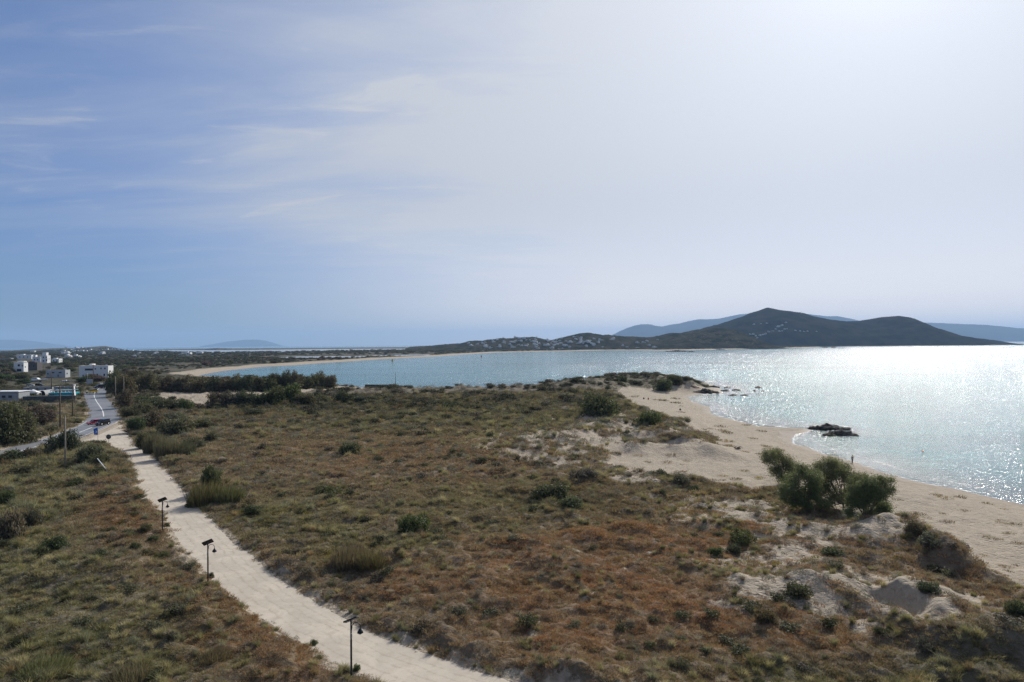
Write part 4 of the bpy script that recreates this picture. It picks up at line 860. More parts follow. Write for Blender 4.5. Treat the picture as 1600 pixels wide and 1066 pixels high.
# ------------------------------------------------------------------ materials of built things
M_BLACK = simple('black_painted_metal', (0.02, 0.022, 0.025), 0.45, 0.3); M_PV = simple('solar_cells', (0.010, 0.011, 0.014), 0.5, spec=.2)
M_GLASS = simple('lamp_glass', (0.55, 0.58, 0.6), 0.15, spec=.5); M_GREYM = simple('grey_metal', (0.22, 0.23, 0.24), 0.45, 0.5)
M_WOOD = simple('weathered_pole_wood', (0.11, 0.085, 0.065), 0.9, var=.35); M_PALEWOOD = simple('bleached_wood', (0.24, 0.21, 0.17), 0.9, var=.25)
M_WHITE = simple('white_limewash', (0.72, 0.72, 0.70), 0.85, var=.06); M_WHITEP = simple('white_paint', (0.7, 0.7, 0.7), 0.4, var=.04)
M_DARKWIN = simple('dark_window_glass', (0.025, 0.03, 0.04), 0.15, spec=.6); M_GREYW = simple('grey_render', (0.30, 0.31, 0.32), 0.85, var=.12)
M_DWALL = simple('dark_grey_green_wall', (0.075, 0.082, 0.078), 0.9, var=.25, scale=.6); M_TURQ = simple('turquoise_paint', (0.03, 0.28, 0.34), 0.5, var=.15)
M_SHUT = simple('blue_grey_shutter', (0.10, 0.14, 0.18), 0.6); M_TYRE = simple('tyre_rubber', (0.02, 0.02, 0.02), 0.85); M_RIM = simple('wheel_rim', (0.45, 0.46, 0.48), 0.35, .7)
M_ROCK = simple('dark_wet_rock', (0.065, 0.058, 0.048), 0.9, var=.4, scale=.8, spec=.08); M_ROCKR = simple('reddish_rock', (0.20, 0.13, 0.09), 0.9, var=.35, scale=.5)
M_TAIL = simple('red_lens', (0.35, 0.01, 0.01), 0.3); M_LENS = simple('clear_lens', (0.7, 0.7, 0.68), 0.15)
M_SKIN = simple('tanned_skin', (0.30, 0.17, 0.11), 0.6, var=.05); M_HAIR = simple('dark_hair', (0.02, 0.015, 0.012), 0.7); M_BLUE = simple('blue_cloth', (0.02, 0.12, 0.45), 0.8); M_NAVY = simple('navy_cloth', (0.025, 0.03, 0.05), 0.85); M_DK = simple('charcoal_cloth', (0.03, 0.03, 0.032), 0.85)
M_RED = simple('red_cloth', (0.5, 0.03, 0.03), 0.8); M_YEL = simple('yellow_cloth', (0.6, 0.42, 0.03), 0.8); M_PURP = simple('purple_cloth', (0.06, 0.03, 0.09), 0.8)

# ------------------------------------------------------------------ solar path lamps
def solar_lamp(label, px, py, panel_rz, tilt, s=1.0):
    g = ground(px, py); root = empty('solar_path_lamp', g, 0, s); tag(root, label, 'street lamp', 'solar lamps along the sandy path')
    MB().lathe((0, 0, 0), [(0, -.3), (.09, -.3), (.09, .25), (.072, .30), (.072, 2.6), (.06, 2.65), (.06, 3.98), (0, 3.98)], 14).lathe((0, 0, 0), [(0, .0), (.14, .0), (.14, .05), (.06, .09)], 14).obj('pole', M_BLACK, root)
    cb = MB().box((.02, -.06, 2.95), (.13, .12, .34), bevel=.015).obj('control_box', M_GREYM, root)
    pts = [(0.03, 0, 3.25), (.08, 0, 3.55)]+[(.37-.29*math.cos(a), 0, 3.62+.25*math.sin(a)) for a in [x*math.pi/8 for x in range(0, 9)]]+[(.66, 0, 3.52)]
    MB().tube(pts, .024, 8).obj('arm', M_BLACK, root)
    sh = MB().lathe((.66, 0, 3.14), [(0.02, .40), (.035, .36), (.05, .30), (.11, .22), (.18, .12), (.225, .0), (.215, .0), (.16, .11), (.03, .25)], 20).obj('lamp_shade', M_BLACK, root)
    MB().lathe((.66, 0, 3.14), [(0, -.13), (.06, -.12), (.12, -.07), (.145, 0), (.12, .06), (0, .07)], 16).obj('lamp_glass', M_GLASS, sh)
    pn = MB().box((0, 0, 0), (1.0, .58, .10), bevel=.01).obj('solar_panel', M_BLACK, root)
    pn.location = (0, 0, 4.08); pn.rotation_euler = (math.radians(tilt), math.radians(-20), panel_rz)
    MB().box((0, 0, .053), (.94, .52, .006)).obj('solar_cells', M_PV, pn); MB().tube([(0, 0, -.12), (0, 0, -.02)], .04, 8).obj('bracket', M_GREYM, pn)
    return root
solar_lamp('nearest black solar lamp by the path, its thin panel tilted up to the right', 549, 1057, 0.05, -26)
solar_lamp('middle black solar lamp by the path, standing where the brown bank meets the sand', 325, 911, 0.25, -46)
solar_lamp('farthest black solar lamp, beside the small green cushion shrubs and pale pebbles', 254, 831, 0.25, -46)

# ------------------------------------------------------------------ poles and signs
def upole(label, px, top, base, mat, cross=None, r=.15, name='utility_pole', cat='utility pole', lean=0.0):
    g = ground(px, base); h = (aty(float(px), float(top), g.y)[2]-g.z); root = empty(name, g); tag(root, label, cat)
    MB().tube([(0, 0, -.6), (lean*.5, 0, h*.5), (lean, 0, h)], [r*1.15, r, r*.72], 10).obj('pole', mat, root)
    if cross:
        MB().box((lean, .12, h-.45), (cross, .11, .13)).obj('crossarm', mat, root)
        for x in (-cross*.44, 0, cross*.44): MB().lathe((lean+x, .12, h-.38), [(0, 0), (.05, 0), (.07, .08), (.05, .16), (0, .18)], 8).obj('insulator', M_WHITEP, root)
    return root
upole('tall dark wooden pole with a crossarm in front of the compound wall', 94, 603, 670, M_WOOD, 2.6, .2)
upole('pale wooden pole nearest the camera, in front of the big dark bush', 102, 649.5, 734, M_PALEWOOD, None, .15)
upole('dark pole at the right end of the compound wall', 113.5, 601, 652, M_WOOD, 1.4, .16)
upole('dark pole rising from inside the walled compound', 80.5, 581, 612, M_WOOD, None, .22)
upole('dark pole standing in front of the long white house', 146, 569.5, 602, M_WOOD, 1.8, .22)
upole('thin grey pole behind the white sign board', 136.5, 583, 601, M_GREYM, None, .1)
upole('pale pole at the outside of the road bend before the brownish trees', 180.5, 588, 626, M_PALEWOOD, None, .16)
upole('pale pole deeper among the brownish trees right of the road', 193.5, 588, 630, M_PALEWOOD, None, .16)
upole('distant thin pole above the trees behind the roadside thicket', 206, 558, 575, M_WOOD, None, .2)
upole('tall slender mast at the right end of the dark fence by the bay', 618, 581, 606, M_WOOD, None, .14, 'mast', 'mast')
def lean_post():
    g = ground(169, 736); root = empty('leaning_post', g); tag(root, 'white post leaning far over to the left in front of the grey-brown bush', 'post')
    e = aty(152., 716.5, g.y+1.0)-np.array(g); MB().tube([(0, 0, -.2), tuple(e)], [.085, .08], 8).obj('post', M_WHITEP, root)
lean_post()
def round_sign():
    g = ground(170, 698); root = empty('round_sign', g); tag(root, 'round road sign seen from behind at the mouth of the sandy path', 'road sign'); s = g.y/FPX; h = 19*s
    MB().tube([(0, 0, -.3), (0, 0, h-.1)], .045, 8).obj('post', M_GREYM, root)
    d = MB().lathe((0, 0, 0), [(0, -.02), (.56, -.02), (.58, 0), (.56, .02), (0, .02)], 28).obj('sign_disc', simple('sign_back', (0.10, 0.105, 0.11), .5, .4), root)
    d.location = (0, -.08, h-.55); d.rotation_euler = (math.radians(90), 0, .15)
    MB().box((0, -.05, h-.35), (.7, .03, .05)).box((0, -.05, h-.75), (.7, .03, .05)).obj('bracket', M_GREYM, root)
round_sign()
def flag():
    g = ground(153, 691.5); root = empty('feather_flag', g); s = g.y/FPX; h = 24*s; tag(root, 'blue banner flag with a white emblem on a pole at the mouth of the path', 'flag')
    MB().tube([(0, 0, -.3), (0, 0, h)], [.045, .025], 8).obj('pole', M_GREYM, root)
    n = 12; vs = []; w = 1.05; top = h-.05; bot = h-12*s
    for i in range(n+1):
        v = i/n
        for j in range(7):
            u = j/6; slant = .42*u*(1-v)**1.5
            vs.append((-w*u, .10*math.sin(u*5+v*3)*u, top+(bot-top)*v-slant*1.0))
    q = [(i*7+j, i*7+j+1, i*7+j+8, i*7+j+7) for i in range(n) for j in range(6)]
    fl = link('banner', mesh_np('banner', vs, quads=q, mat=M_BLUE, smooth=True), root); so = fl.modifiers.new('cloth thickness', 'SOLIDIFY'); so.thickness = .006
    em = MB()
    for cx, cz, r in ((-.42, -.9, .17), (-.25, -1.15, .2), (-.5, -1.3, .14)):
        em.box((cx, .10*math.sin(-cx/w*5+2)*(-cx/w)-.025, h-.1+cz), (r*1.5, .012, r), ry=.5, bevel=.004)
    em.obj('emblem', M_WHITEP, fl)
flag()
def board_sign():
    g = ground(140, 602); root = empty('sign_board', g); s = g.y/FPX; w = 9.5*s; h = 10*s; tag(root, 'blank pale grey sign board on posts beside the road before the long white house', 'sign')
    MB().box((0, 0, h*.55), (w, .08, h*.86), bevel=.02).obj('panel', simple('pale_grey_board', (0.42, 0.42, 0.44), .6), root)
    for x in (-w*.42, w*.42): MB().box((x, .12, h*.45), (.12, .12, h*.98)).obj('post', M_GREYM, root)
board_sign()
def litter_bin():
    g = ground(132, 636); root = empty('litter_bin', g); tag(root, 'small black bin at the left edge of the asphalt by the meadow', 'bin')
    MB().lathe((0, 0, 0), [(0, 0), (.32, 0), (.40, .95), (.36, 1.0)], 14).obj('body', M_BLACK, root); MB().lathe((0, 0, 1.0), [(.42, 0), (.42, .06), (.2, .2), (0, .24)], 14).obj('lid', M_BLACK, root)
litter_bin()

# ------------------------------------------------------------------ vehicles (x = forward)
def make_car(kind, label, px, py, heading, paint, s=1.0, group=None):
    g = ground(px, py); root = empty('parked_car' if kind == 'parked' else 'car', (g.x, g.y, max(g.z, GZ)+.02 if kind != 'parked' else g.z+.05), heading, s); tag(root, label, 'car', group)
    suv = kind == 'suv'; L = 2.15; H0 = .62 if suv else .50; hb = 1.12 if suv else .92; hr = 1.85 if suv else 1.45; w = .92
    body = [(-L, .38), (-L, hb-.05), (-L+.15, hb), (.9, hb), (L-.25, hb-.12), (L, hb-.35), (L, .38), (L-.3, .28), (-L+.3, .28)]
    mb = MB().prism(body, -w, w)
    bmesh.ops.bevel(mb.bm, geom=mb.bm.edges[:], offset=.05, segments=2, affect='EDGES'); b = mb.obj('body', paint, root)
    cab = [(-L+.12, hb-.01), (-L+(.18 if suv else .55), hr-.05), (-L+(.35 if suv else .8), hr), (.35, hr), (.55, hr-.06), (1.12, hb-.01)]
    mb = MB().prism(cab, -w*.86, w*.86)
    bmesh.ops.bevel(mb.bm, geom=mb.bm.edges[:], offset=.04, segments=2, affect='EDGES'); mb.obj('windows', M_DARKWIN, root)
    rf = MB().box(((-L+.35+.35)/2+.02, 0, hr+.012), (2.1 if suv else 1.75, w*1.66, .05), bevel=.02); rf.obj('roof', paint, root)
    for sx, sy in ((-1.32, 1), (-1.32, -1), (1.32, 1), (1.32, -1)):
        r = .40 if suv else .33; wl = MB().lathe((0, 0, 0), [(r*.55, -.11), (r*.95, -.11), (r, -.06), (r, .06), (r*.95, .11), (r*.55, .11)], 20).obj('wheel', M_TYRE, root)
        wl.location = (sx, sy*(w-.06), r); wl.rotation_euler = (math.pi/2, 0, 0); MB().lathe((0, 0, 0), [(0, -.09), (r*.56, -.10), (r*.56, .10), (0, .09)], 14).obj('rim', M_RIM, wl)
    for sy in (-1, 1):
        MB().box((L-.03, sy*.66, hb-.30), (.10, .34, .15), bevel=.02).obj('headlight', M_LENS, root); MB().box((-L+.02, sy*.72, hb-.22), (.09, .22, .22), bevel=.02).obj('tail_light', M_TAIL, root)
        MB().box((.75, sy*(w+.08), hb+.06), (.10, .18, .13), bevel=.02).obj('mirror', paint, root)
    if suv:
        sp = MB().lathe((0, 0, 0), [(0, -.11), (.34, -.11), (.38, -.05), (.38, .08), (.33, .12), (0, .12)], 20).obj('spare_wheel', M_TYRE, root); sp.location = (-L-.13, .1, 1.0); sp.rotation_euler = (0, math.pi/2, 0)
        MB().lathe((0, 0, 0), [(0, -.135), (.2, -.13), (.22, -.10)], 16).obj('rim', M_RIM, sp)
    return root
P_BLK = simple('black_car_paint', (0.012, 0.012, 0.014), .25, spec=.5, coat=.6, var=.05); P_RED = simple('red_car_paint', (0.55, 0.02, 0.05), .3, spec=.5, coat=.6, var=.05); P_YEL = simple('yellow_car_paint', (0.50, 0.36, 0.05), .3, spec=.5, coat=.6, var=.05)
P_AUB = simple('dark_purple_car_paint', (0.035, 0.022, 0.045), .3, coat=.6, var=.05); P_WHT = simple('white_car_paint', (0.7, 0.7, 0.7), .3, coat=.5, var=.03)
make_car('suv', 'black off-road car with a rear spare wheel on the bend of the asphalt road', 160.5, 665, math.radians(258), P_BLK, 1.0)
make_car('car', 'bright red car just ahead of the black off-road car on the bend', 147.5, 663.5, math.radians(240), P_RED, 1.0)
make_car('car', 'yellow car with black windows coming down the asphalt road', 143.2, 614.5, math.radians(248), P_YEL, 1.35)
make_car('suv', 'dark purple car farthest up the road, behind the yellow car', 155, 607.5, math.radians(235), P_AUB, 1.3)
make_car('parked', 'white car half hidden by the trees at the top of the road', 175, 600, math.radians(20), P_WHT, 1.2)
make_car('parked', 'dark car parked inside the walled compound beside the white tent', 35, 621, math.radians(10), P_BLK, 1.1)
make_car('parked', 'black car parked on the grass behind the walled compound', 62, 603.5, math.radians(5), P_BLK, 1.1)
make_car('parked', 'white car parked on the grass to the left of the black one', 48, 604, math.radians(10), P_WHT, 1.1)

# ------------------------------------------------------------------ buildings: white cubic houses
def house(label, x0, x1, base, top, depth=9., wins=(), blocks=(), rz=0.0, mat=None, door=None, group=None, name='white_house', porch=None):
    """x0,x1,base,top: the front in the photograph; wins: (x,y,w,h) in photo px"""
    mat = mat or M_WHITE; g = ground((x0+x1)/2, base); s = g.y/FPX; w = (x1-x0)*s; h = (base-top)*s; root = empty(name, g, rz); tag(root, label, 'house', group)
    MB().box((0, depth/2, h/2-.5), (w, depth, h+1), bevel=.06).obj('wall', mat, root)
    MB().box((0, .12, h+.20), (w+.02, .26, .4)).box((0, depth-.12, h+.20), (w+.02, .26, .4)).box((-w/2+.12, depth/2, h+.20), (.26, depth-.5, .4)).box((w/2-.12, depth/2, h+.20), (.26, depth-.5, .4)).obj('parapet', mat, root)
    for (bx0, bx1, bb, bt, dy, dd) in blocks:
        MB().box((((bx0+bx1)/2-(x0+x1)/2)*s, dy+dd/2, ((base-bb)+(bb-bt)/2)*s), ((bx1-bx0)*s, dd, (bb-bt)*s), bevel=.05).obj('block', mat, root)
    for (wx, wy, ww, wh) in wins:
        f = MB().box(((wx-(x0+x1)/2)*s, -.01, (base-wy)*s), (ww*s+.25, .12, wh*s+.25)).obj('window', M_SHUT, root); MB().box(((wx-(x0+x1)/2)*s, -.05, (base-wy)*s), (ww*s, .10, wh*s)).obj('pane', M_DARKWIN, f)
    if w > 6 and name == 'white_house':
        for k in range(max(1, int(depth/4))):
            f = MB().box((w/2+.01, 2.2+k*3.6, h*.55), (.12, 1.2, 1.3)).obj('window', M_SHUT, root); MB().box((w/2+.05, 2.2+k*3.6, h*.55), (.10, .95, 1.05)).obj('pane', M_DARKWIN, f)
        MB().tube([(w*.28, depth*.7, h+.75), (w*.28+1.3, depth*.7, h+.75)], .38, 12).box((w*.28+.2, depth*.7, h+.25), (.1, .5, .7)).box((w*.28+1.1, depth*.7, h+.25), (.1, .5, .7)).obj('roof_tank', M_RIM, root)
        MB().box((-w*.3, -.35, h*.42), (.9, .8, .12)).box((0, -.10, .25), (w*.98, .22, .5)).obj('ledge', mat, root)
        MB().tube([(-w*.38, depth*.6, h), (-w*.38, depth*.6, h+2.6)], .05, 6).box((-w*.38, depth*.6, h+2.3), (1.2, .05, .05)).box((-w*.38, depth*.6, h+1.9), (.8, .05, .05)).obj('aerial', M_GREYM, root)
    if door: MB().box(((door-(x0+x1)/2)*s, -.03, 1.1), (1.1, .12, 2.2)).obj('door', M_SHUT, root)
    if porch:
        a, b, t_, bt = porch; MB().box((((a+b)/2-(x0+x1)/2)*s, -1.2, (base-t_)*s), ((b-a)*s, 2.4, .22)).obj('porch_roof', mat, root)
        for k in (a+.4, b-.4): MB().box(((k-(x0+x1)/2)*s, -2.2, (base-t_)*s/2), (.3, .3, (base-t_)*s-.1)).obj('porch_pillar', mat, root)
    return root
house('long white flat-roofed house with small dark windows beyond the sign board', 123.5, 169, 590, 572.5, 7, [(139, 577.5, 12, 2.6), (149, 576.5, 1.5, 1.6), (158, 576, 1.5, 2), (164, 576, 1.8, 2), (152, 586, 2, 3), (163, 586, 2, 3)], [(136, 141, 571, 568.8, 3, 4)], door=130)  # first wide pane is a dark panel painted for the porch's shade
house('grey-white low house with a flat roof between the boat and the long white house', 72, 102, 590, 579, 6, [(83, 582.3, 4, 1.4), (94, 582.3, 4, 1.4), (75, 584, 1.5, 2)], [], mat=simple('pale_grey_render', (0.42, 0.43, 0.44), .85, var=.1), door=91)
house('white house with an arched doorway at the left edge of the picture', 21.5, 37, 581.5, 567.5, 6, [(29.5, 571, 3, 3), (35, 571.5, 1.2, 2), (30, 578.8, 6.5, 4.2)], [(24, 34, 566.5, 564.5, 3, 4)])
house('dark-faced flat-roofed annex joined behind the arched white house', 40.5, 58, 579, 567, 8, [(46, 572, 2, 3), (53, 572, 2, 3)], [(43, 52, 567, 565, 2, 4)], mat=simple('wall_with_painted_shade', (0.11, 0.10, 0.10), .9, var=.2), name='shaded_annex')  # dark wall colour carries the shade of the pergola block
house('low white house left of the tallest white one in the far group', 26, 49, 561, 555, 9, [(31, 558, 1.4, 1.8), (37, 558, 1.4, 1.8), (43, 558, 1.4, 1.8)], [(30, 36, 555, 553.5, 2, 5)])
house('tall stepped white house, the tallest of the far group on the left', 64, 73.5, 567.5, 556, 8, [(68, 558.5, 1.5, 2), (72.5, 558.5, 1.5, 2), (68, 564, 1.5, 2.5), (73, 563, 1.5, 2.5)], [(64.5, 71, 556, 551, 2, 5)])
house('broad white house with a stepped gable beside the tallest one', 50.5, 63.5, 567, 558, 10, [(54, 562, 1.5, 2), (59, 562, 1.5, 2)], [(51, 55, 558, 554.8, 1, 4)])
house('small pale house right of the tallest white one, half hidden by trees', 80.5, 92, 568, 561, 8, [(84, 564, 1.5, 2), (89, 564, 1.5, 2)], [(82, 87, 561, 559.5, 2, 4)])
house('small white house behind the far group on the left', 47, 54, 551.5, 548.3, 9, [(50, 550, 1, 1.2)], [])
house('pale flat-roofed house at the very left edge beyond the meadow', -8, 17, 563, 560, 8, [(2, 561.6, 1.5, 1.2), (10, 561.6, 1.5, 1.2)], [], mat=M_GREYW)
house('tiny white house with a gable by the pale lagoon', 283, 297, 555, 551, 12, [(287, 553, 1.4, 1.4), (293, 553, 1.4, 1.4)], [(287, 293, 551, 549.6, 2, 6)])
house('low whitish house on the plain to the right of the gabled one', 306, 316, 553.5, 550.6, 10, [(309, 552, 1, 1)], [])

def compound():
    a = ground(36, 629); b = ground(117.5, 627.5); d = (b-a); L = d.length; rz = math.atan2(d.y, d.x); s = a.y/FPX
    r = empty('compound_wall', a, rz); tag(r, 'dark grey-green wall with pale coping in front of the walled compound', 'wall'); h = 9.0*s
    MB().box((L/2, 0, h/2-.3), (L, .3, h+.6)).obj('front_wall', M_DWALL, r); MB().box((L/2, 0, h+.08), (L+.2, .5, .16)).obj('coping', M_GREYW, r)
    e = ground(116, 611)-b; sl_ = e.length; sa = math.atan2(e.y, e.x)-rz; cx, cy = L+math.cos(sa)*sl_/2, math.sin(sa)*sl_/2
    MB().box((cx, cy, h/2-.3), (sl_-.4, .3, h+.6), rz=sa).obj('side_wall', M_DWALL, r); MB().box((cx, cy, h+.08), (sl_-.4, .5, .16), rz=sa).obj('coping', M_WHITE, r)
    MB().box((L+math.cos(sa)*sl_, math.sin(sa)*sl_, h/2+.3), (.9, .9, h+1.4)).obj('gate_pillar', M_WHITE, r)
    def spot(px, py): g = ground(px, py); return g
    def turq():
        q = empty('turquoise_terrace', spot(96, 622), rz); tag(q, 'turquoise pool terrace with a white rail above the dark compound wall', 'pool terrace'); w = 40*s
        MB().box((0, 3, 1.0), (w, 6, 2.9)).obj('base', M_TURQ, q); MB().box((0, .1, 3.6), (w*.86, .25, .35)).box((0, 6, 3.6), (w*.86, .25, .35)).obj('rail', M_WHITE, q)
        for k in range(7): MB().box((-w*.42+k*w*.14, .1, 2.95), (.25, .2, .95)).obj('rail_post', M_WHITE, q)
        MB().box((0, 3.2, 2.5), (w*.9, 4.6, .06)).obj('water', simple('pool_water', (.02, .35, .45), .1, spec=.5), q)
    turq()
    def tent():
        q = empty('white_canopy', spot(52, 621.5), rz); tag(q, 'small peaked white canopy inside the walled compound', 'canopy')
        v = [(-2.6, -2, 2.1), (2.6, -2, 2.1), (2.6, 2, 2.1), (-2.6, 2, 2.1), (0, 0, 3.9)]; MBt = mesh_np('canopy_top', v, quads=[(3, 2, 1, 0)], tris=[(0, 1, 4), (1, 2, 4), (2, 3, 4), (3, 0, 4)], mat=M_WHITEP); link('canopy_top', MBt, q)
        for x in (-2.5, 2.5):
            for y in (-1.9, 1.9): MB().tube([(x, y, -.3), (x, y, 2.12)], .06, 6).obj('leg', M_GREYM, q)
    tent()
    def arch(px, label, w, hh):
        q = empty('arched_shelter', spot(px, 617.5), rz); tag(q, label, 'shelter'); n = 12
        prof = [(w/2*math.cos(t*math.pi/n), hh*math.sin(t*math.pi/n)) for t in range(n+1)]; inn = [(x*.9, z*.9) for x, z in prof][::-1]
        MB().prism([(prof[0][0], -.3)]+prof+[(prof[-1][0], -.3), (inn[0][0], -.3)]+inn+[(inn[-1][0], -.3)], 0, 9).obj('vault', M_GREYW, q)
        MB().box((0, 8.5, hh*.38), (w*.8, .2, hh*.75)).obj('end_wall', M_TURQ, q)
    arch(66, 'grey arched shelter with a turquoise end wall inside the compound', 11*s*.95, 8.5*s)
    arch(53, 'second grey arched shelter, left of the turquoise one', 9*s, 6.5*s)
    q = house('long low white-roofed building at the left end of the compound', -14, 29, 626, 614.5, 7, [(-4, 620, 5, 3), (6, 620, 5, 3), (16, 620, 5, 3)], [], mat=M_GREYW, name='low_building'); MB().box((0, 3.5, 3.9), (43*s+.8, 8, .35), bevel=.08).obj('roof', M_WHITEP, q)
    q = house('flat grey shed along the rear of the compound beneath the dark pole', 84, 112, 611.5, 605.5, 6, [(92, 608, 2, 2.5), (103, 608, 2, 2.5)], [], mat=M_GREYW, name='shed')
    house('narrow whitish shed behind the arched shelters', 36, 80, 611, 606.5, 5, [(44, 608.5, 2, 2), (58, 608.5, 2, 2), (71, 608.5, 2, 2)], [], mat=M_GREYW, name='shed')
compound()

# ------------------------------------------------------------------ boats on land
def boat(label, px, py, lpx, rz, cabin, s_h=1.0):
    g = ground(px, py); L = lpx*g.y/FPX; root = empty('motor_boat', g, rz); tag(root, label, 'boat'); n = 14; vs = []; W_ = L*.13; H = L*.10*s_h
    for i in range(n+1):
        t = i/n; x = (t-.5)*L; k = (1-max(0, (t-.55)/.45)**2.0); up = H*.75*max(0, (t-.4)/.6)**1.6; wd = W_*max(k, .03)
        vs += [(x, -wd, H*1.15+up*.7), (x, -wd*.85, H*.55+up*.8), (x, 0, .15*H+up), (x, wd*.85, H*.55+up*.8), (x, wd, H*1.15+up*.7), (x, 0, H*1.05+up*.7)]
    q = []
    for i in range(n):
        for j in range(6): q.append((i*6+j, i*6+(j+1) % 6, (i+1)*6+(j+1) % 6, (i+1)*6+j))
    h = link('hull', mesh_np('hull', vs, quads=q+[(0, 1, 2, 5), (2, 3, 4, 5), (n*6, n*6+5, n*6+2, n*6+1), (n*6+5, n*6+4, n*6+3, n*6+2)], mat=M_WHITEP, smooth=False), root)
    if cabin:
        MB().prism([(-L*.30, H*1.1), (-L*.27, H*2.0), (L*.02, H*2.05), (L*.14, H*1.25), (L*.14, H*1.1)], -W_*.7, W_*.7).obj('cabin', M_WHITEP, root)
        MB().prism([(-L*.26, H*1.55), (-L*.25, H*1.85), (L*.01, H*1.88), (L*.07, H*1.55)], -W_*.72, W_*.72).obj('windows', M_DARKWIN, root)
    else: MB().box((-L*.08, 0, H*1.5), (L*.16, W_*1.0, H*.7), bevel=.05).obj('console', M_WHITEP, root)
    for x in (-L*.28, L*.18): MB().box((x, 0, H*.2), (.3, W_*1.5, H*.9)).obj('cradle', M_WOOD, root)
boat('large grey-white motor boat propped up on the meadow left of the low grey house', 58, 597, 31, .05, True); boat('small white open boat on the grass right of the large motor boat', 104, 597, 15, .1, False, 1.1)

# ------------------------------------------------------------------ dark fence by the bay
def bay_fence():
    a = Vector((*P(570, 388), gz(*P(570, 388)))); b = Vector((*P(617, 384), gz(*P(617, 384)))); d = b-a; L = d.length; r = empty('beach_fence', a, math.atan2(d.y, d.x)); tag(r, 'long dark wooden windbreak fence on the sand beside the tall mast', 'fence'); h = 1.9
    MB().box((L/2, 0, h/2), (L, .08, h*.92)).obj('panel', M_WOOD, r)
    for k in range(9): MB().box((L*k/8, -.08, h/2-.2), (.14, .14, h+.4)).obj('post', M_WOOD, r)
bay_fence()

# ------------------------------------------------------------------ distant houses
HOUSE_SRC = []; M_FARW = simple('far_limewash', (0.68, 0.68, 0.66), .9, var=.2, scale=.1)
for k in range(4):
    rg = random.Random(k); mb = MB().box((0, 0, 1.6), (1.0*11, 8, 4.4)).box((rg.uniform(-3, 2), 1, 5.0), (rg.uniform(4, 6), 6, 2.7))
    if k % 2: mb.box((6.5, .5, .9), (3.4, 5, 3.0))
    for x in (-3.6, -1.2, 1.4, 3.8): pass
    o = mb.obj('white_house', M_FARW); wn = MB()
    for x in (-3.8, -1.3, 1.2, 3.7): wn.box((x, -4.02, 1.7), (1.2, .10, 1.5))
    wo = wn.obj('windows', M_DARKWIN, o); HOUSE_SRC.append((o.data, wo.data)); bpy.data.objects.remove(wo); bpy.data.objects.remove(o)
def far_house(p, s, label, group, rg):
    a, b = rg.choice(HOUSE_SRC); o = link('white_house', a, None, p); o.rotation_euler = (0, 0, rg.uniform(-.7, .7)); o.scale = (s*rg.uniform(.8, 1.4), s, s*rg.uniform(.8, 1.2)); tag(o, label, 'house', group); w = link('windows', b, o)
rg = random.Random(3)
for i in range(75):
    px = rg.choice([rg.gauss(235, 45), rg.gauss(150, 40), rg.uniform(90, 330)]); D = rg.uniform(3300, 4300) if i < 62 else rg.uniform(1500, 2300); X = (px-800)/FPX*D
    if not plain_ok(X, D): continue
    far_house((X, D, gz(X, D)), rg.uniform(.8, 1.5), 'small white house in the village on the low hill at the left horizon' if i < 62 else 'small white house alone among the trees before the left lagoon', 'houses of the left village' if i < 62 else 'houses before the lagoon', rg)
k = 0
for i in range(400):
    px = rg.choice([rg.gauss(860, 35), rg.gauss(790, 40), rg.gauss(905, 40), rg.uniform(700, 1040)]); py = rg.uniform(527, 546); p = S_near(px, py)
    if p is None or k >= 110: continue
    far_house(p-Vector((0, 0, 1)), rg.uniform(.7, 1.3), 'small whitish house of the settlement spread over the low hills across the bay', 'houses of the settlement across the bay', rg); k += 1
for px, py, s in ((1172,523,1.6),(1177,525,1.6),(1181,528,1.8),(1187,526,1.8),(1192,525.5,1.6),(1183,530,1.6),(1196,524,2),(1201,520,1.6),(1208,519,1.6),(1212,516.5,1.7),(1218,520,1.8),(1222,519,1.4),(1226,517,1.5),(1229,515,1.3),(1243,519,1.5),(1250,518.5,1.4),(1256,519,1.4),(1262,519.5,1.4),(1178,508,1.7),(1189,508.5,1.5),(1198,506.5,1.6),(1216,511.5,3.2),(1222,510,2.2),(1228,506.5,1.6),(1276,520,1.2)):
    p = S_big(px, py)
    if p is not None: far_house(p-Vector((0, 0, 1)), s*.6, 'whitish building in the cluster on the slope of the big dark hill' if s < 3 else 'large pale building alone high on the slope of the big dark hill', 'buildings on the big hill' if s < 3 else None, rg)
def radio_mast():
    p = S_big(1252, 491.5) or aty(1252., 491., 4700); p = Vector(p); r = empty('radio_mast', p); tag(r, 'thin radio mast on the ridge right of the peak of the big hill', 'mast')
    MB().tube([(0, 0, -4), (0, 0, 20)], [.7, .3], 6).obj('mast', M_GREYM, r); MB().box((3, 0, 5), (4, .8, 4)).box((-4, 0, 3), (5, 4, 3)).obj('antenna', M_GREYM, r)
radio_mast()

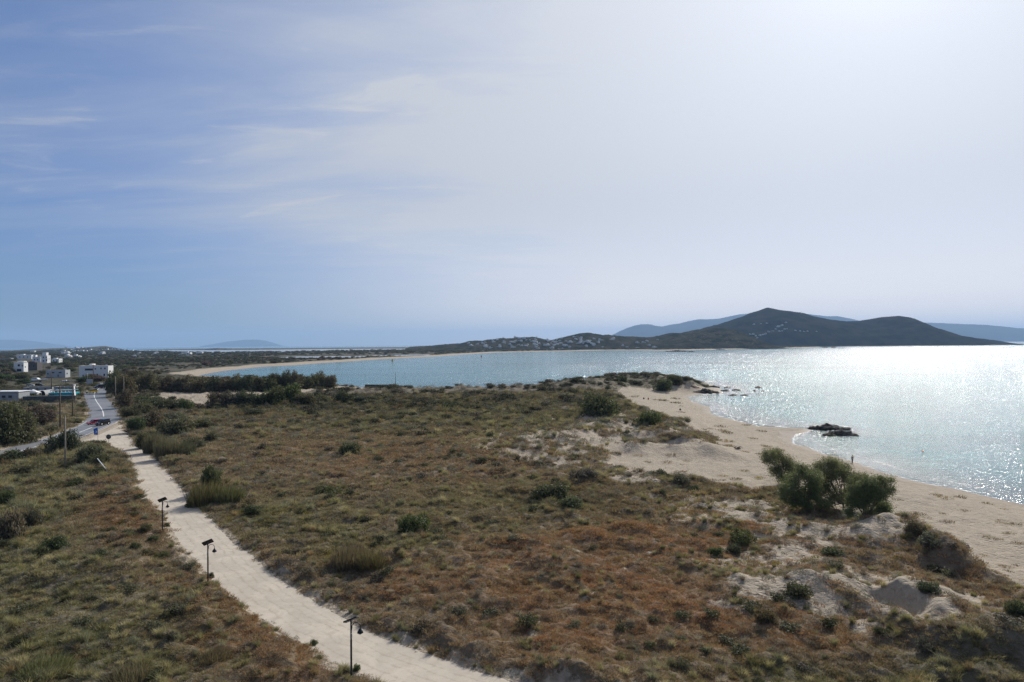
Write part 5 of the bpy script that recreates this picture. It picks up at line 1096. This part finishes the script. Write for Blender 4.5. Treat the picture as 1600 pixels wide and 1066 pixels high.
# ------------------------------------------------------------------ rocks
def rock(px, py, wpx, hpx, label, seed, mat=None, group=None, lumps=5, name='rock', z=None):
    g = ground(px, py) if z is None else Vector((*atz(float(px), float(py), z), z)); s = g.y/FPX; w = wpx*s; h = hpx*s; rr = random.Random(seed); bm = bmesh.new()
    for k in range(lumps):
        r = bmesh.ops.create_icosphere(bm, subdivisions=3, radius=1.0); t = (k+.5)/lumps-.5; cx = t*w*.8; kk = 1-abs(t)*1.2; sx = w/lumps*rr.uniform(.7, 1.2); sz = h*kk*rr.uniform(.8, 1.1); cy = rr.uniform(-.4, .4)*w*.3
        V = np.array([v.co[:] for v in r['verts']]); d = 1+.35*perlin(V[:, 0]*1.7+seed, V[:, 1]*1.7+V[:, 2]*2.1, seed+k)+.18*perlin(V[:, 0]*4+seed, V[:, 1]*4+V[:, 2]*4, seed+9)
        for v, q, m in zip(r['verts'], V, d): v.co = (cx+q[0]*m*sx, cy+q[1]*m*sx*.9, q[2]*m*sz)
    me = bpy.data.meshes.new(name); bm.to_mesh(me); bm.free(); me.materials.append(mat or M_ROCK); o = link(name, me, None, (g.x, g.y, max(g.z, 0)-.05 if z is None else z)); tag(o, label, 'rock', group); return o
rock(1293, 671, 62, 9, 'largest dark rock in the shallows off the spit of the beach', 1, lumps=7, z=0.0); rock(1312, 680, 54, 8, 'dark mossy rock just in front of the largest one off the spit', 2, lumps=7, z=0.0)
for i, (x, y, w, h, lab) in enumerate(((1104,615,46,7,'long dark rock running from the headland into the shallows'),(1082,610,24,5,'reddish brown rock at the tip of the headland'),(1066,607,20,6,'pale reddish rock beside the cone-shaped bush'),(1092,598,19,2.6,'thin flat dark rock farthest out beyond the headland'),(1099,604,12,3,'small dark rock behind the long one'),(1115,606,22,3.6,'flat dark rock in the middle of the rocks off the headland'),(1136,606,8,2,'tiny rock right of the flat dark one'),(1133,611,14,2.4,'thin rock halfway out from the headland'),(1150,610,13,2.6,'dark rock at the right of the main rock group'),(1145,618,13,2.2,'low rock nearest the beach in the rock group'),(1163,618,10,1.8,'faint low rock right of the nearest low one'),(1184,606,11,2.6,'outermost dark rock in the glittering water'),(1179,611,4,1.6,'tiny rock just left of the outermost one'),(1192,611.5,4,1.2,'tiniest rock at the far right of the group'))):
    rock(x, y, w, h, lab, 20+i, M_ROCKR if 'reddish' in lab else M_ROCK, 'rocks off the headland', 5 if w > 10 else 3, z=0.0 if x > 1090 else None)
for i, (x, y, w, h, lab) in enumerate(((1289,543.6,10,2.6,'dark rounded islet in front of the big hill'),(1302,543.8,9,2.8,'second dark islet just right of the rounded one'),(1317,544.6,12,.9,'very low islet right of the two dark ones'),(1246,544.4,12,.8,'thin low reef left of the dark islets'),(1080,550.2,14,1.6,'dark low islet before the rocky hills'),(1058,549.6,36,2.6,'long low brown islet under the rocky hills'),(1120,546.4,28,1.4,'flat rocky point at the foot of the rocky hills'),(1595,538,10,.8,'low reef at the right edge of the sea'))):
    rock(x, y, w, h, lab, 60+i, M_ROCK, None, 6, 'islet', z=0.0)

# ------------------------------------------------------------------ driftwood, bag, sails
def driftwood(px, py, wpx, label, seed):
    g = ground(px, py); s = g.y/FPX; w = wpx*s; rr = random.Random(seed); mb = MB()
    for k in range(9):
        a = rr.uniform(-.5, .5)+(math.pi if k % 2 else 0); L = w*rr.uniform(.3, .55); o = Vector((rr.uniform(-.2, .2)*w, rr.uniform(-.3, .3), .1)); e = o+Vector((math.cos(a)*L, math.sin(a)*L, rr.uniform(.0, .5)))
        mb.tube([o, o.lerp(e, .5)+Vector((0, 0, rr.uniform(0, .25))), e], [.12, .08, .03], 6)
    o = mb.obj('driftwood', M_WOOD); o.location = g; tag(o, label, 'driftwood')
driftwood(1153, 702, 13, 'brown tangle of driftwood on the sand left of the tamarisks', 1); driftwood(1489, 856, 20, 'dark branches of driftwood on the beach at the right', 2); driftwood(1300, 690, 14, 'thin scraps of driftwood on the wet sand near the spit', 4)
def bag():
    g = ground(1511, 857); r = empty('beach_bag', g, .4); tag(r, 'dark purple bag lying on the beach beside the driftwood', 'bag'); MB().box((0, 0, .22), (.7, .4, .44), bevel=.12, taper=(.7, .6)).obj('body', M_PURP, r)
    MB().tube([(-.2, 0, .4), (-.15, 0, .6), (.15, 0, .6), (.2, 0, .4)], .02, 6).obj('handle', M_PURP, r)
bag()
def sail(px, py, mat, label):
    p = atz(float(px), float(py), 0.0); r = empty('windsurf_board', (p[0], p[1], 0), .5, 1.3); tag(r, label, 'windsurf board')
    MB().prism([(-1.3, .02), (-1.1, .14), (1.0, .14), (1.4, .22), (1.2, .02)], -.3, .3).obj('board', M_WHITEP, r); MB().tube([(.1, 0, .1), (-.15, 0, 4.2)], [.03, .02], 6).obj('mast', M_BLACK, r)
    v = [(.1, 0, .7), (-.15, 0, 4.2), (-1.0, .12, 3.4), (-1.7, .22, 1.7), (-1.2, .18, .8)]; me = mesh_np('sail', v+[(-.6, .25, 1.8)], tris=[(0, 1, 5), (1, 2, 5), (2, 3, 5), (3, 4, 5), (4, 0, 5)], mat=mat); so = link('sail', me, r).modifiers.new('t', 'SOLIDIFY'); so.thickness = .01
sail(614, 566.5, M_YEL, 'tiny yellow sail on the left of the bay'); sail(753, 559.5, M_RED, 'tiny red sail farther out on the bay')

# ------------------------------------------------------------------ people: skeleton grown into one skin, clothes as thicker shells
def skin_obj(name, joints, bones, mat, parent, sub=2):
    keys = sorted({k for b in bones for k in b}, key=lambda k: (k != 'pelvis', k)); idx = {k: i for i, k in enumerate(keys)}
    me = bpy.data.meshes.new(name); me.from_pydata([joints[k][:3] for k in keys], [(idx[a], idx[b]) for a, b in bones], []); me.materials.append(mat)
    o = link(name, me, parent); md = o.modifiers.new('skin', 'SKIN')
    for i, k in enumerate(keys): me.skin_vertices[0].data[i].radius = (joints[k][3], joints[k][4] if len(joints[k]) > 4 else joints[k][3])
    me.skin_vertices[0].data[0].use_root = True; md.use_smooth_shade = True; s = o.modifiers.new('sub', 'SUBSURF'); s.levels = 1; s.render_levels = 1; return o
def person(label, loc, rz, pose, top, bottom, hat=None):
    root = empty('person', loc, rz); tag(root, label, 'person')
    J = {'pelvis': (0, 0, .95, .13, .10), 'waist': (0, 0, 1.10, .125, .09), 'chest': (0, .0, 1.32, .155, .105), 'neck': (0, .01, 1.50, .055), 'jaw': (0, -.01, 1.575, .07, .075), 'skull': (0, .0, 1.67, .082, .098), 'crown': (0, .01, 1.75, .045)}
    for s, n in ((-1, 'l'), (1, 'r')):
        J.update({n+'sh': (s*.19, 0, 1.44, .055), n+'el': (s*.25, .05, 1.17, .042), n+'wr': (s*.22, -.08, .96, .028), n+'ha': (s*.20, -.13, .90, .030, .016), n+'hp': (s*.10, 0, .90, .085), n+'kn': (s*.11, -.02, .50, .058), n+'an': (s*.11, .03, .10, .038), n+'to': (s*.12, -.13, .035, .035, .028),
                  n+'th': (s*.165, -.15, .92, .010), n+'f1': (s*.185, -.17, .83, .009), n+'f2': (s*.20, -.175, .82, .009), n+'f3': (s*.215, -.17, .825, .009), n+'f4': (s*.23, -.155, .84, .008)})
    J.update(pose)
    B_ = [('pelvis', 'waist'), ('waist', 'chest'), ('chest', 'neck'), ('neck', 'jaw'), ('jaw', 'skull'), ('skull', 'crown')]
    for n in 'lr': B_ += [('chest', n+'sh'), (n+'sh', n+'el'), (n+'el', n+'wr'), (n+'wr', n+'ha'), (n+'ha', n+'th'), (n+'ha', n+'f1'), (n+'ha', n+'f2'), (n+'ha', n+'f3'), (n+'ha', n+'f4'), ('pelvis', n+'hp'), (n+'hp', n+'kn'), (n+'kn', n+'an'), (n+'an', n+'to')]
    skin_obj('body', J, B_, M_SKIN, root)
    K = {k: (*v[:3], v[3]+.02, (v[4] if len(v) > 4 else v[3])+.02) for k, v in J.items()}
    if top: skin_obj('shirt', K, [('pelvis', 'waist'), ('waist', 'chest'), ('chest', 'lsh'), ('chest', 'rsh'), ('lsh', 'lel'), ('rsh', 'rel'), ('lel', 'lwr'), ('rel', 'rwr')], top, root)
    if bottom: skin_obj('trousers', K, [('pelvis', 'lhp'), ('pelvis', 'rhp'), ('lhp', 'lkn'), ('rhp', 'rkn'), ('lkn', 'lan'), ('rkn', 'ran')], bottom, root)
    sk = J['skull']; MB().lathe((sk[0], sk[1]+.015, sk[2]), [(.102, -.05), (.108, .0), (.098, .06), (.06, .105), (0, .12)], 16).obj('hair', M_HAIR, root)
    f = MB().box((sk[0]-.03, sk[1]-.098, sk[2]-.0), (.022, .012, .012)).box((sk[0]+.03, sk[1]-.098, sk[2]-.0), (.022, .012, .012)).box((sk[0], sk[1]-.095, sk[2]-.085), (.045, .012, .01)); f.obj('eyes_and_mouth', M_HAIR, root)
    MB().box((sk[0], sk[1]-.105, sk[2]-.04), (.022, .03, .035), bevel=.006).box((sk[0]-.088, sk[1], sk[2]-.03), (.015, .035, .055), bevel=.005).box((sk[0]+.088, sk[1], sk[2]-.03), (.015, .035, .055), bevel=.005).obj('nose_and_ears', M_SKIN, root)
    return root
stand = {'lel': (-.27, .02, 1.2, .042), 'lwr': (-.16, -.12, 1.12, .028), 'lha': (-.09, -.16, 1.12, .03, .016), 'lth': (-.07, -.15, 1.16, .01), 'lf1': (-.03, -.18, 1.13, .009), 'lf2': (-.02, -.18, 1.11, .009), 'lf3': (-.03, -.18, 1.09, .009), 'lf4': (-.04, -.18, 1.07, .008), 'lkn': (-.08, -.02, .5, .058), 'lan': (-.06, .03, .1, .038), 'lto': (-.07, -.13, .035, .035, .028)}
person('person in dark clothes standing at the water edge above the tamarisks', ground(1332, 724), math.radians(200), stand, M_DK, M_NAVY)
sit = {'pelvis': (0, .1, .14, .13, .12), 'waist': (0, .14, .28, .12, .1), 'chest': (0, .14, .50, .15, .11), 'neck': (0, .1, .68, .055), 'jaw': (0, .07, .75, .07, .075), 'skull': (0, .08, .84, .082, .098), 'crown': (0, .09, .92, .045)}
for s, n in ((-1, 'l'), (1, 'r')):
    sit.update({n+'sh': (s*.19, .14, .62, .055), n+'el': (s*.26, .28, .36, .042), n+'wr': (s*.27, .36, .12, .028), n+'ha': (s*.27, .38, .05, .03, .016), n+'th': (s*.22, .40, .02, .01), n+'f1': (s*.25, .46, .02, .009), n+'f2': (s*.27, .47, .02, .009), n+'f3': (s*.29, .46, .02, .009), n+'f4': (s*.31, .44, .02, .008), n+'hp': (s*.11, .06, .13, .09), n+'kn': (s*.14, -.36, .42, .058), n+'an': (s*.13, -.62, .07, .038), n+'to': (s*.14, -.78, .04, .035, .028)})
person('person sitting on the sand below the headland, left of the reclining one', ground(1006, 624), math.radians(150), sit, M_DK, M_NAVY)
person('second person sitting on the sand close beside the first below the headland', ground(1013, 624.5), math.radians(170), sit, M_RED, M_DK)
person('person in dark clothes sitting alone on the open sand of the small cove', ground(1063, 641.5), math.radians(140), sit, M_NAVY, M_DK)
for x, lab in ((524, 'person at the water edge by the end of the dense tree row'), (529, 'dark-clothed person right of the one nearest the tree row'), (541, 'person walking alone on the sand towards the fence')):
    person(lab, Vector((*P(x, 398), gz(*P(x, 398)))), math.radians(x*40), {}, M_DK, M_NAVY)
def swimmer():
    p = atz(1442., 706., 0.0); person('swimmer with only head and shoulders above the glittering water', (p[0], p[1], -1.25), 2.2, {}, M_NAVY, None)
swimmer()
